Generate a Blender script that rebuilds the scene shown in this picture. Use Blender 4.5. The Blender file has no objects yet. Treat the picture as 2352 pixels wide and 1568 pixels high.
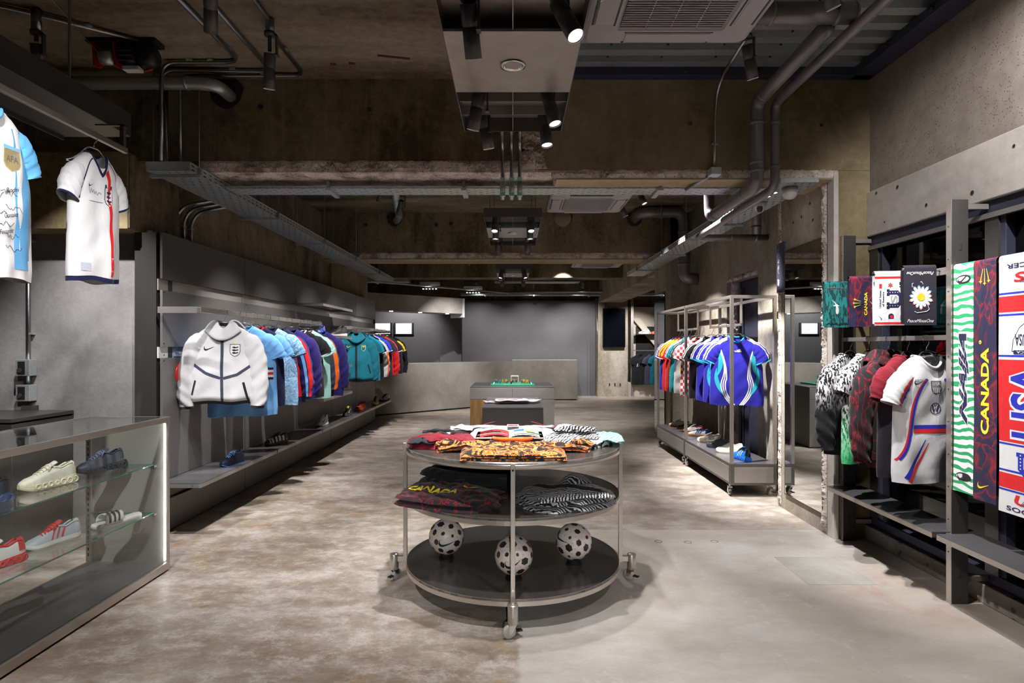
import bpy, bmesh, math, random
from mathutils import Vector, Matrix, Quaternion, noise
SC = bpy.context.scene
COL = SC.collection
PI = math.pi
R = math.radians

# ------------------------------------------------------------ camera, world, exposure
cam_data = bpy.data.cameras.new('camera')
cam = bpy.data.objects.new('camera', cam_data); COL.objects.link(cam)
cam.location = (0, 0, 1.5); cam.rotation_euler = (PI/2, 0, 0)
cam_data.sensor_width = 36.0
cam_data.lens = 36.0*1380/2352
cam_data.shift_x = -2/2352; cam_data.shift_y = 11/2352
cam_data.clip_start = 0.05; cam_data.clip_end = 100
SC.camera = cam
world = bpy.data.worlds.new('night'); SC.world = world; world.use_nodes = True
bg = world.node_tree.nodes['Background']
bg.inputs[0].default_value = (0.35, 0.45, 0.6, 1); bg.inputs[1].default_value = 0.012
SC.view_settings.view_transform = 'Standard'; SC.view_settings.look = 'None'
SC.view_settings.gamma = 1.0; SC.view_settings.use_curve_mapping = False
SC.view_settings.exposure = 0.9
SC.cycles.max_bounces = 6; SC.cycles.diffuse_bounces = 3; SC.cycles.adaptive_threshold = 0.025; SC.cycles.glossy_bounces = 4; SC.cycles.transparent_max_bounces = 12
SC.cycles.sample_clamp_indirect = 4.0
SC.cycles.caustics_reflective = False; SC.cycles.caustics_refractive = False
LAMP_W = 140.0

# ------------------------------------------------------------ mesh helpers
class MB:
    """collects polygons and links them as ONE mesh object"""
    def __init__(s): s.v=[]; s.f=[]; s.c=None; s.mi=[]; s.cur=0
    def add(s, vs, fs):
        o=len(s.v); s.v.extend([tuple(v) for v in vs]); s.f.extend([tuple(i+o for i in f) for f in fs]); s.mi.extend([s.cur]*len(fs)); return s
    def box(s, x0,x1,y0,y1,z0,z1, M=None):
        vs=[Vector(p) for p in ((x0,y0,z0),(x1,y0,z0),(x1,y1,z0),(x0,y1,z0),(x0,y0,z1),(x1,y0,z1),(x1,y1,z1),(x0,y1,z1))]
        if M: vs=[M@v for v in vs]
        return s.add(vs,[(0,3,2,1),(4,5,6,7),(0,1,5,4),(1,2,6,5),(2,3,7,6),(3,0,4,7)])
    def tube(s, pts, r, n=10, caps=True, r2=None):
        pts=[Vector(p) for p in pts]; m=len(pts); rings=[]
        up=None
        for i,p in enumerate(pts):
            a=pts[max(i-1,0)]; b=pts[min(i+1,m-1)]; t=(b-a).normalized()
            if up is None:
                up=Vector((0,0,1)) if abs(t.z)<.9 else Vector((1,0,0))
            side=t.cross(up).normalized(); up=side.cross(t).normalized()
            rr=r if r2 is None else r+(r2-r)*i/(m-1)
            if callable(r): rr=r(i/(m-1))
            rings.append([p+side*math.cos(2*PI*k/n)*rr+up*math.sin(2*PI*k/n)*rr for k in range(n)])
        vs=[v for q in rings for v in q]; fs=[]
        for i in range(m-1):
            for k in range(n):
                fs.append((i*n+k,i*n+(k+1)%n,(i+1)*n+(k+1)%n,(i+1)*n+k))
        if caps: fs.append(tuple(range(n-1,-1,-1))); fs.append(tuple((m-1)*n+k for k in range(n)))
        return s.add(vs,fs)
    def cyl(s,p0,p1,r,n=20,r2=None): return s.tube([p0,p1],r,n,True,r2)
    def lathe(s, prof, n=32, c=(0,0,0), M=None):
        vs=[]; fs=[]; m=len(prof)
        for (r,z) in prof:
            for k in range(n): 
                v=Vector((c[0]+r*math.cos(2*PI*k/n), c[1]+r*math.sin(2*PI*k/n), c[2]+z)); vs.append(M@v if M else v)
        for i in range(m-1):
            for k in range(n): fs.append((i*n+k,i*n+(k+1)%n,(i+1)*n+(k+1)%n,(i+1)*n+k))
        return s.add(vs,fs)
    def poly(s, pts): return s.add(pts,[tuple(range(len(pts)))])
    def prism(s, pts2, z0, z1, fn=None):
        n=len(pts2); fn=fn or (lambda x,y,z:(x,y,z))
        vs=[fn(p[0],p[1],z0) for p in pts2]+[fn(p[0],p[1],z1) for p in pts2]
        fs=[tuple(range(n-1,-1,-1)),tuple(range(n,2*n))]+[(i,(i+1)%n,n+(i+1)%n,n+i) for i in range(n)]
        return s.add(vs,fs)
    def grid(s, nu, nv, fn, closed_u=False):
        vs=[fn(i/(nu if closed_u else nu),j/nv) for j in range(nv+1) for i in range(nu if closed_u else nu+1)]
        w=nu if closed_u else nu+1; fs=[]
        for j in range(nv):
            for i in range(nu):
                fs.append((j*w+i, j*w+(i+1)%w, (j+1)*w+(i+1)%w, (j+1)*w+i))
        return s.add(vs,fs)
    def build(s, name, mat=None, parent=None, smooth=False, bevel=0, loc=None, rot=None, fix=False, solid=0):
        me=bpy.data.meshes.new(name); me.from_pydata(s.v,[],s.f)
        if fix:
            bm=bmesh.new(); bm.from_mesh(me); bmesh.ops.recalc_face_normals(bm,faces=bm.faces); bm.to_mesh(me); bm.free()
        mats=mat if isinstance(mat,(list,tuple)) else [mat]
        for m in mats:
            if m: me.materials.append(m)
        if len(mats)>1: me.polygons.foreach_set('material_index', s.mi)
        if smooth: me.polygons.foreach_set('use_smooth',[True]*len(me.polygons))
        me.update()
        ob=bpy.data.objects.new(name,me); COL.objects.link(ob)
        if parent: ob.parent=parent
        if loc: ob.location=loc
        if rot: ob.rotation_euler=rot
        if solid:
            md=ob.modifiers.new('solid','SOLIDIFY'); md.thickness=solid; md.offset=0
        if bevel:
            md=ob.modifiers.new('bevel','BEVEL'); md.width=bevel; md.segments=2; md.limit_method='ANGLE'
        return ob

def arcpts(path, rad, n=6):
    """round the corners of a polyline"""
    P=[Vector(p) for p in path]; out=[P[0]]
    for i in range(1,len(P)-1):
        a=(P[i-1]-P[i]); b=(P[i+1]-P[i]); r=min(rad,a.length*.49,b.length*.49); a.normalize(); b.normalize()
        p0=P[i]+a*r; p1=P[i]+b*r
        for k in range(n+1):
            t=k/n; out.append(p0*(1-t)**2+P[i]*2*t*(1-t)+p1*t*t)
    out.append(P[-1]); return out

def thing(name,label,cat,loc=(0,0,0),rotz=0,group=None):
    o=bpy.data.objects.new(name,None); COL.objects.link(o); o.empty_display_size=.1
    o.location=loc; o.rotation_euler=(0,0,rotz); return tag(o,label,cat,group)
def tag(o,label,cat,group=None,kind=None):
    if label: o['label']=label
    if cat: o['category']=cat
    if group: o['group']=group
    if kind: o['kind']=kind
    return o
def struct(o): o['kind']='structure'; return o
def copy_tree(o,parent=None):
    c=o.copy(); COL.objects.link(c); c.parent=parent
    for ch in list(o.children): copy_tree(ch,c)
    return c

# ------------------------------------------------------------ material helpers
class NT:
    def __init__(s,name):
        s.m=bpy.data.materials.new(name); s.m.use_nodes=True; s.t=s.m.node_tree
        s.b=s.t.nodes['Principled BSDF']; s.out=s.t.nodes['Material Output']
    def n(s,typ,**kw):
        nd=s.t.nodes.new(typ)
        for k,v in kw.items(): setattr(nd,k,v)
        return nd
    def l(s,a,b): s.t.links.new(a,b)
    def coord(s,kind='Object',scale=(1,1,1),rot=(0,0,0),loc=(0,0,0)):
        tc=s.n('ShaderNodeTexCoord'); mp=s.n('ShaderNodeMapping'); s.l(tc.outputs[kind],mp.inputs[0])
        mp.inputs['Scale'].default_value=scale; mp.inputs['Rotation'].default_value=rot; mp.inputs['Location'].default_value=loc
        return mp.outputs[0]
    def noise(s,vec,scale=5,detail=4,rough=.55,dist=0):
        nd=s.n('ShaderNodeTexNoise'); s.l(vec,nd.inputs['Vector'])
        nd.inputs['Scale'].default_value=scale; nd.inputs['Detail'].default_value=detail; nd.inputs['Roughness'].default_value=rough; nd.inputs['Distortion'].default_value=dist
        return nd.outputs['Fac']
    def ramp(s,fac,stops,interp='LINEAR'):
        nd=s.n('ShaderNodeValToRGB'); nd.color_ramp.interpolation=interp; e=nd.color_ramp.elements
        while len(e)<len(stops): e.new(.5)
        for i,(p,c) in enumerate(stops):
            e[i].position=p; c=(c,c,c) if isinstance(c,(int,float)) else c; e[i].color=(c[0],c[1],c[2],1)
        s.l(fac,nd.inputs[0]); return nd.outputs[0]
    def mix(s,fac,a,b,mode='MIX'):
        nd=s.n('ShaderNodeMix',data_type='RGBA',blend_type=mode)
        for sock,v in ((nd.inputs[0],fac),(nd.inputs[6],a),(nd.inputs[7],b)):
            if hasattr(v,'is_linked'): s.l(v,sock)
            elif isinstance(v,(int,float)): sock.default_value=v if sock==nd.inputs[0] else (v,v,v,1)
            else: sock.default_value=(v[0],v[1],v[2],1)
        return nd.outputs[2]
    def math(s,op,a,b=0.0):
        nd=s.n('ShaderNodeMath',operation=op)
        for sock,v in ((nd.inputs[0],a),(nd.inputs[1],b)):
            if hasattr(v,'is_linked'): s.l(v,sock)
            else: sock.default_value=v
        return nd.outputs[0]
    def bump(s,h,strength=.3,dist=.01):
        nd=s.n('ShaderNodeBump'); s.l(h,nd.inputs['Height']); nd.inputs['Strength'].default_value=strength; nd.inputs['Distance'].default_value=dist
        s.l(nd.outputs[0],s.b.inputs['Normal'])
    def set(s,**kw):
        nm={'col':'Base Color','rough':'Roughness','metal':'Metallic','spec':'Specular IOR Level','emit':'Emission Strength','emitc':'Emission Color','trans':'Transmission Weight','sheen':'Sheen Weight','coat':'Coat Weight','aniso':'Anisotropic'}
        for k,v in kw.items():
            sock=s.b.inputs[nm[k]]
            if hasattr(v,'is_linked'): s.l(v,sock)
            elif isinstance(v,(tuple,list)): sock.default_value=(v[0],v[1],v[2],1)
            else: sock.default_value=v
        return s
def srgb(r,g,b):
    f=lambda c:(c/255/12.92) if c<=10 else ((c/255+.055)/1.055)**2.4
    return (f(r),f(g),f(b))
_pc={}
def plain(col,rough=.6,metal=0.0,name=None,spec=.5):
    key=(tuple(round(c,4) for c in col),rough,metal,spec)
    if key not in _pc:
        t=NT(name or 'plain'); v=t.coord('Object'); f=t.noise(v,40,3)
        c=t.mix(t.math('MULTIPLY',f,.12),col,tuple(x*.6 for x in col)); t.set(col=c,rough=rough,metal=metal,spec=spec); _pc[key]=t.m
    return _pc[key]
def concrete(name,stops,scale=1.2,stretch=(1,1,1),rough=.85,pits=0,bump=.25,coordkind='Object',streak=0):
    t=NT(name); v=t.coord(coordkind,stretch); v2=t.coord(coordkind)
    f=t.noise(v,scale,8,.62,.3); g=t.noise(v2,scale*14,6,.7)
    fac=t.math('ADD',t.math('MULTIPLY',f,.75),t.math('MULTIPLY',g,.25))
    stops=[(.5+(p-.5)*.52,c_) for p,c_ in stops]; c=t.ramp(fac,stops); h=t.math('ADD',t.math('MULTIPLY',g,.5),f)
    if streak:
        sv=t.noise(t.coord(coordkind,(16,16,.7)),1.2,5,.7); c=t.mix(t.math('MULTIPLY',t.ramp(sv,[(.52,0),(.68,1)]),streak),c,t.mix(.5,c,(.62,.54,.44))); dk=t.noise(v2,2.4,5,.65,.8); c=t.mix(t.math('MULTIPLY',t.ramp(dk,[(.56,0),(.7,1)]),.5),c,t.mix(.55,c,(.03,.022,.015)))
    if pits:
        vo=t.n('ShaderNodeTexVoronoi'); t.l(v2,vo.inputs['Vector']); vo.inputs['Scale'].default_value=pits
        p=t.ramp(vo.outputs['Distance'],[(.0,1),(.16,1),(.24,0)]); q=t.noise(v2,pits*.35,2); q=t.ramp(q,[(.47,0),(.53,1)])
        p=t.math('MULTIPLY',p,q); c=t.mix(p,c,t.mix(.6,c,(.02,.016,.012))); h=t.math('SUBTRACT',h,p)
    t.set(col=c,rough=rough,spec=.25); t.bump(h,bump,.02); return t.m
def metal(name,col,rough=.35,brush=(2,2,120),amt=.25,met=1.0):
    t=NT(name); v=t.coord('Object',brush); f=t.noise(v,6,4,.6)
    c=t.mix(f,tuple(x*(1-amt) for x in col),tuple(min(1,x*(1+amt)) for x in col))
    r=t.math('ADD',t.math('MULTIPLY',f,.10),rough-.05); t.set(col=c,rough=r,metal=met); return t.m

M={}
M['wall_brown']=concrete('wall_brown_concrete',[(0.3,(0.075,0.057,0.033)),(0.42,(0.151,0.117,0.075)),(0.5,(0.203,0.162,0.109)),(0.6,(0.249,0.203,0.144)),(0.75,(0.332,0.287,0.226))],1.3,(1,1,.45),.85,bump=.5,streak=.22)
M['wall_olive']=concrete('wall_olive_concrete',[(0.28,(0.140,0.107,0.053)),(0.45,(0.222,0.173,0.095)),(0.6,(0.272,0.217,0.128)),(0.8,(0.371,0.313,0.206))],1.1,(1,1,.8),.8,bump=.35,streak=.12)
M['slab']=concrete('slab_concrete',[(0.28,(0.084,0.065,0.046)),(0.42,(0.159,0.124,0.086)),(0.52,(0.204,0.166,0.121)),(0.62,(0.257,0.216,0.166)),(0.8,(0.363,0.317,0.257))],1.2,(.35,1.6,1),.85,bump=.5)
M['wall_right']=concrete('wall_right_concrete',[(0.3,(0.224,0.187,0.161)),(0.5,(0.299,0.259,0.224)),(0.75,(0.374,0.337,0.307))],.8,(1,1,1),.9,pits=62,bump=.5)
M['band']=concrete('smooth_concrete',[(0.3,(0.432,0.396,0.372)),(0.5,(0.564,0.528,0.504)),(0.75,(0.672,0.636,0.612))],.9,(1,.5,1),.8,bump=.15)
M['rough']=concrete('rough_concrete',[(0.32,(0.270,0.223,0.203)),(0.45,(0.567,0.493,0.446)),(0.6,(0.837,0.749,0.695)),(0.75,(0.972,0.891,0.837))],5,(1,1,1),.95,pits=40,bump=.9)
M['tan']=concrete('tan_concrete',[(.3,(.30,.235,.15)),(.55,(.42,.34,.22)),(.8,(.5,.43,.31))],1.4,(.5,1,1),.85,bump=.2)
M['plaster']=concrete('plaster_concrete',[(0.3,(0.218,0.210,0.212)),(0.5,(0.267,0.258,0.260)),(0.7,(0.323,0.315,0.316))],1.6,(1,1,1),.7,bump=.25)
M['column']=concrete('column_concrete',[(0.28,(0.215,0.184,0.134)),(0.42,(0.305,0.264,0.206)),(0.55,(0.385,0.345,0.287)),(0.75,(0.502,0.466,0.412))],1.2,(1,1,.4),.85,bump=.35,streak=.2)
M['counter']=concrete('counter_plaster',[(0.3,(0.261,0.239,0.216)),(0.5,(0.310,0.284,0.261)),(0.75,(0.369,0.342,0.320))],1.5,(1,1,1),.7,bump=.1)
M['backwall']=concrete('backwall_concrete',[(0.3,(0.110,0.108,0.117)),(0.7,(0.135,0.133,0.142))],.8,(1,1,1),.55,bump=.03)
M['kerb']=concrete('kerb_concrete',[(.3,(.14,.125,.11)),(.7,(.3,.27,.24))],2,(1,1,1),.9,pits=12,bump=.3)
M['steel']=metal('brushed_steel',(.53,.485,.45),.30,met=.8)
M['steel_soft']=metal('satin_steel',(.38,.355,.345),.40,met=.6)
M['shelf']=metal('shelf_steel',(.165,.16,.175),.30,(.8,.8,60),.05,.5)
M['gun']=metal('gunmetal_panel',(.135,.126,.122),.40,(1,60,2),.14,.5)
M['ribbed']=NT('ribbed_panel')
def _rib():
    t=M['ribbed']; v=t.coord('Object'); w=t.n('ShaderNodeTexWave',bands_direction='Z'); t.l(v,w.inputs[0]); w.inputs['Scale'].default_value=75
    f=t.noise(v,3,3); c=t.mix(f,(.19,.182,.185),(.26,.25,.25)); t.set(col=c,rough=.45,metal=.5); t.bump(w.outputs['Fac'],.25,.002); M['ribbed']=t.m
_rib()
M['galv']=metal('galvanised_steel',(.52,.57,.59),.38,(8,8,8),.25,.65)
M['duct']=plain((.19,.18,.19),.33,.3,'duct_paint')
M['conduit']=metal('conduit_steel',(.33,.34,.35),.30,(20,20,20),.1)
M['navy']=plain(srgb(52,54,72),.55,.1,'navy_paint')
M['black']=plain((.012,.012,.013),.5,0,'black_plastic')
M['lampblack']=plain((.075,.07,.07),.42,.2,'lamp_paint')
M['dark']=plain((.03,.028,.027),.6,0,'dark_void')
M['darksteel']=metal('dark_steel',(.085,.08,.078),.36,(60,2,2),.15,.5)
M['white']=plain((.78,.78,.8),.5,0,'white_plastic')
M['acwhite']=plain((.42,.405,.425),.5,0,'aircon_plastic')
M['cream']=plain((.62,.55,.46),.7,0,'cream_paint')
M['chrome']=plain((.75,.75,.76),.12,1.0,'chrome')
M['wood']=NT('warm_wood')
def _wood():
    t=M['wood']; v=t.coord('Object',(14,14,1)); f=t.noise(v,3,6,.6,.6); t.set(col=t.ramp(f,[(.3,(.17,.085,.03)),(.6,(.30,.165,.065)),(.8,(.36,.21,.095))]),rough=.5); M['wood']=t.m
_wood()
def _mirror():
    t=NT('mirror_glass'); v=t.coord('Object'); f=t.noise(v,2,2); t.set(col=t.mix(f,(.70,.73,.72),(.74,.76,.75)),rough=.015,metal=1.0); return t.m
M['mirror']=_mirror()
M['tier']=metal('dark_tier_steel',(.085,.078,.072),.22,(.8,.8,60),.05,.4)
M['strip']=metal('reflection_pale_steel',(.60,.57,.55),.30,(1,40,2),.08,.55)  # pale base colour carries the look of reflected light
def glass(name,tint,f0=.04):
    t=NT(name); tr=t.n('ShaderNodeBsdfTransparent'); gl=t.n('ShaderNodeBsdfGlossy'); lw=t.n('ShaderNodeLayerWeight'); mx=t.n('ShaderNodeMixShader')
    v=t.coord('Object'); f=t.noise(v,.7,2); t.l(t.math('MULTIPLY',f,.02),gl.inputs['Roughness']); lw.inputs[0].default_value=.5
    tr.inputs[0].default_value=(*tint,1); gl.inputs[0].default_value=(.95,.97,.97,1)
    fr=t.math('ADD',t.math('MULTIPLY',t.math('POWER',lw.outputs['Facing'],5.0),1-f0),f0)
    t.l(fr,mx.inputs[0]); t.l(tr.outputs[0],mx.inputs[1]); t.l(gl.outputs[0],mx.inputs[2]); t.l(mx.outputs[0],t.out.inputs[0]); return t.m
M['glass']=glass('clear_glass',(.965,.985,.978),.03)
M['winglass']=glass('window_glass',(.32,.35,.38),.06)
M['glass_edge']=plain((.05,.25,.22),.1,0,'glass_edge')
def emit(name,col,strength):
    t=NT(name); v=t.coord('Object'); f=t.noise(v,3,1); t.set(col=col,emitc=t.mix(t.math('MULTIPLY',f,.05),col,tuple(c*.9 for c in col)),emit=strength); return t.m
M['lens']=emit('lamp_lens',(1,.98,.97),7)
M['led']=emit('led_strip',(1,.97,.93),14)
M['screen']=emit('screen_glow',(.78,.86,.88),.30)
M['caming']=plain((.55,.52,.5),.4)

def floor_mat():
    t=NT('worn_floor'); v=t.coord('Object'); vs=t.coord('Object',(.55,1.8,1),(0,0,.25)); vs2=t.coord('Object',(1.5,.5,1),(0,0,-.5))
    big=t.noise(v,.5,4,.6); mid=t.noise(t.coord('Object',(1,1.25,1),(0,0,.3)),4.6,15,.84); mid2=t.noise(t.coord('Object',(1.2,.8,1),(3,1,-.5)),5.5,14,.86); fine=t.noise(v,70,6,.8); pat=t.noise(t.coord('Object',(.8,1.6,1),(7,2,.2)),1.6,10,.75)
    s1=t.noise(t.coord('Object',(75,1.7,1),(0,0,.75)),1.4,3,.6); s2=t.noise(t.coord('Object',(90,2.2,1),(0,0,-.55)),1.4,3,.6); s3=t.noise(t.coord('Object',(1.9,80,1),(0,0,.12)),1.4,3,.6)
    brown=t.ramp(pat,[(.36,(.20,.15,.108)),(.45,(.27,.222,.178)),(.53,(.345,.302,.26)),(.62,(.42,.385,.35))])
    brown=t.mix(t.ramp(mid,[(.40,.55),(.52,0)]),brown,(.165,.12,.085)); wht=t.math('MULTIPLY',t.ramp(mid,[(.51,0),(.575,1)]),t.ramp(fine,[(.36,.25),(.55,1)])); brown=t.mix(t.math('MULTIPLY',wht,.45),brown,(.56,.535,.51))
    rust=t.math('MULTIPLY',t.ramp(mid2,[(.545,0),(.59,1)]),t.ramp(big,[(.40,.12),(.58,1)])); brown=t.mix(t.math('MULTIPLY',rust,.75),brown,(.34,.20,.085))
    sc=t.math('MAXIMUM',t.math('MAXIMUM',t.ramp(s1,[(.695,0),(.72,1)]),t.ramp(s2,[(.70,0),(.725,1)])),t.ramp(s3,[(.70,0),(.73,1)])); brown=t.mix(t.math('MULTIPLY',sc,.45),brown,(.66,.64,.61))
    spk0=t.ramp(fine,[(.34,1),(.43,0)]); brown=t.mix(t.math('MULTIPLY',spk0,.35),brown,(.13,.10,.075))
    grey=t.ramp(pat,[(.34,(.335,.305,.27)),(.45,(.40,.372,.342)),(.55,(.45,.427,.403)),(.66,(.50,.482,.462))])
    grey=t.mix(t.ramp(mid,[(.40,.35),(.50,0)]),grey,(.30,.265,.225)); st=t.ramp(big,[(.42,1),(.52,0)]); grey=t.mix(t.math('MULTIPLY',st,.4),grey,(.345,.30,.235))
    grey=t.mix(t.ramp(mid2,[(.56,0),(.62,.5)]),grey,(.56,.545,.525)); spk=t.ramp(fine,[(.33,1),(.41,0)]); grey=t.mix(t.math('MULTIPLY',spk,.4),grey,(.20,.175,.155)); grey=t.mix(t.math('MULTIPLY',sc,.16),grey,(.58,.56,.54))
    # the repaired slab: right of x=0, in front of the beam line
    sx=t.n('ShaderNodeSeparateXYZ'); t.l(v,sx.inputs[0])
    wob=t.math('MULTIPLY',t.math('SUBTRACT',mid2,.5),.16)
    mx=t.ramp(t.math('ADD',sx.outputs[0],wob),[(.012,0),(.035,1)]) 
    my=t.ramp(t.math('SUBTRACT',t.math('ADD',4.93,t.math('MULTIPLY',wob,.3)),sx.outputs[1]),[(.0,0),(.02,1)])
    msk=t.math('MULTIPLY',mx,my)
    # worn lighter strip of right half further back
    far=t.math('MULTIPLY',t.ramp(t.math('ADD',sx.outputs[0],t.math('MULTIPLY',wob,3)),[(.55,0),(1.0,1)]),.22)
    c=t.mix(t.math('MAXIMUM',msk,far),brown,grey)
    # saw-cut lines and the red stain by the window
    def line(sock,at,w): return t.math('LESS_THAN',t.math('ABSOLUTE',t.math('SUBTRACT',sock,at)),w)
    xr=t.math('GREATER_THAN',sx.outputs[0],.02)
    for at in (2.62,4.92): c=t.mix(t.math('MULTIPLY',t.math('MULTIPLY',line(sx.outputs[1],at,.003),xr),.5),c,(.14,.12,.1))
    dx=t.math('SUBTRACT',sx.outputs[0],2.42); dy=t.math('SUBTRACT',sx.outputs[1],3.62)
    d=t.math('SQRT',t.math('ADD',t.math('MULTIPLY',dx,dx),t.math('MULTIPLY',dy,dy)))
    stain=t.math('MULTIPLY',t.ramp(d,[(.12,0),(.2,1),(.38,.5),(.6,0)]),t.ramp(mid2,[(.44,0),(.6,1)]))
    c=t.mix(t.math('MULTIPLY',stain,.55),c,(.34,.12,.08))
    ro=t.math('ADD',t.math('MULTIPLY',mid,.35),.22); t.set(col=c,rough=ro,spec=.4)
    t.bump(t.math('ADD',t.math('MULTIPLY',fine,.3),mid),.12,.01); return t.m
M['floor']=floor_mat()
# ------------------------------------------------------------ the room shell
def wbox(name,mat,*a,parent=None,bevel=0):
    o=MB().box(*a).build(name,mat,parent,bevel=bevel)
    return o if parent else struct(o)
def rough_strip(name,parent,nu,nv,fn,amp,mat,seed=0,freq=14):
    """a strip of hacked-off concrete: a fine grid pushed in and out along its normal"""
    def g(u,v):
        p,n=fn(u,v); p=Vector(p); n=Vector(n)
        e=min(1,min(u,1-u)*nu/3.0,min(v,1-v)*nv/3.0)
        d=noise.noise(p*freq+Vector((seed,0,0)))*.5+noise.noise(p*freq*2.7)*.35+noise.noise(p*freq*6)*.25
        return p+n*(d*amp+amp*.45)*e
    return MB().grid(nu,nv,g).build(name,mat,parent,smooth=False)
flo=floor=wbox('floor',M['floor'],-6,5.2,-7.0,19.6,-.12,0)
ceil=struct(MB().box(-6,.42,-7.0,4.75,3.59,3.8).box(-6,5.2,4.7,19.6,3.59,3.8).build('ceiling',M['slab']))
def deck():
    mb=MB(); prof=[]; y=-7.0
    while y<4.7:
        for dy,z in ((0,3.64),(.085,3.64),(.1,3.73),(.165,3.73)):
            prof.append((y+dy,z))
        y+=.18
    prof=[p for p in prof if p[0]<4.72]
    n=len(prof); vs=[(x,p[0],p[1]) for p in prof for x in (.4,2.95)]
    mb.add(vs,[(2*i,2*i+1,2*i+3,2*i+2) for i in range(n-1)])
    o=mb.build('corrugated_deck',M['galv'],ceil); 
    mb=MB()
    for k in range(9):
        yy=4.62-.18*k
        for xx in (.7,1.1,1.5,1.9,2.3): mb.cyl((xx,yy,3.635),(xx,yy,3.642),.009,8)
    mb.build('rivet',M['dark'],ceil)['kind']='stuff'
deck()
# steel angles that carry the deck
trim=struct(MB().box(.40,2.77,4.60,4.69,3.575,3.64).box(2.62,2.79,-7.0,4.69,3.575,3.64).build('trim_1',M['navy'],bevel=.004))
mb=MB()
for x in (.75,1.32,1.9,2.47): mb.cyl((x,4.60,3.607),(x,4.575,3.607),.016,6)
for y in (4.2,3.75,3.3,2.85,2.4): mb.cyl((2.62,y,3.607),(2.595,y,3.607),.016,6)
mb.build('bolt_head',M['dark'],trim)
# beam line 1
b1=struct(MB().box(-6,.20,4.70,5.17,2.947,3.60).build('beam',M['wall_brown']))
MB().box(.20,2.80,4.68,5.17,2.87,3.60).build('right_face',M['wall_olive'],b1)
MB().box(-2.45,.33,4.78,5.16,2.868,2.95).box(.33,2.52,4.76,5.15,2.81,2.88).build('core',M['rough'],b1)
rough_strip('rough_edge',b1,420,10,lambda u,v:((-2.46+2.81*u,4.705,2.86+.10*v),(0,-1,0)),.026,M['rough'])
rough_strip('rough_soffit',b1,420,26,lambda u,v:((-2.46+2.81*u,4.70+.47*v,2.866),(0,0,-1)),.02,M['rough'],3)
rough_strip('rough_edge',b1,280,8,lambda u,v:((.30+2.24*u,4.685,2.812+.075*v),(0,-1,0)),.02,M['rough'],5)
MB().box(.34,2.52,4.69,5.16,2.80,2.812).build('soffit',M['tan'],b1)
def jag(u,v):
    w0=.07+.03*noise.noise(Vector((u*7,0,2)))+.02*noise.noise(Vector((u*23,0,2))); w1=.24+.035*noise.noise(Vector((u*6,4,2)))+.02*noise.noise(Vector((u*21,3,2)))+.14*max(0,.25-u)
    return ((w0+(w1-w0)*v,4.680,2.88+.30*u),(0,-1,0))
rough_strip('rough_patch',b1,26,22,jag,.03,M['rough'],8,20)
# beam line 2 and 3
b2=struct(MB().box(-3.0,3.4,9.40,9.88,2.96,3.60).build('beam',M['wall_brown']))
MB().box(-3.0,3.4,9.42,9.87,2.87,2.97).build('core',M['rough'],b2)
rough_strip('rough_edge',b2,300,8,lambda u,v:((-3.0+5.5*u,9.405,2.86+.11*v),(0,-1,0)),.03,M['rough'],11)
MB().box(-3.0,2.5,9.39,9.88,2.855,2.872).build('soffit',M['tan'],b2)
b3=struct(MB().box(-5,4.6,13.9,14.4,3.09,3.60).build('beam',M['wall_brown']))
b4=struct(MB().box(2.55,3.25,10.45,17.8,2.80,3.60).build('beam',M['column']))
# blocked core holes in beam 2 and the open duct hole in beam 1
def disc_hole(parent,x,y,z,r,name='core_hole',mat='dark'):
    m=MB(); n=26
    for k in range(n): pass
    pts=[(x+r*(1+.05*math.sin(5*a)+.03*math.sin(9*a))*math.cos(a),y,z+r*(1+.06*math.cos(4*a))*math.sin(a)) for a in [2*PI*k/n for k in range(n)]]
    m.poly(pts[::-1]); 
    m.add(pts+[(p[0],p[1]-.004,p[2]) for p in pts],[(i,(i+1)%n,n+(i+1)%n,n+i) for i in range(n)])
    return m.build(name,M[mat],parent)
disc_hole(b1,-2.24,4.694,3.49,.13)
disc_hole(b1,-1.97,4.694,3.37,.02); disc_hole(b1,-1.12,4.694,3.35,.016); disc_hole(b1,-2.75,4.694,3.36,.035)
disc_hole(b1,1.38,4.674,3.23,.014); disc_hole(b1,2.4,4.674,3.22,.012)
disc_hole(b2,-1.85,9.394,3.50,.12); disc_hole(b2,1.9,9.394,3.50,.125); disc_hole(b2,.8,9.394,3.51,.13)
for x,z in ((-1.2,3.4),(-.97,3.42),(-.42,3.42),(-2.3,3.4)): disc_hole(b2,x,9.394,z,.03)
MB().lathe([(0,-.09),(.125,-.09),(.13,-.05),(.13,.02),(0,.02)],28,M=Matrix.Translation((.78,9.38,3.50))@Matrix.Rotation(R(-90),4,'X')@Matrix.Rotation(R(180),4,'X')).build('core_plug',M['tan'],b2,True)
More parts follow.
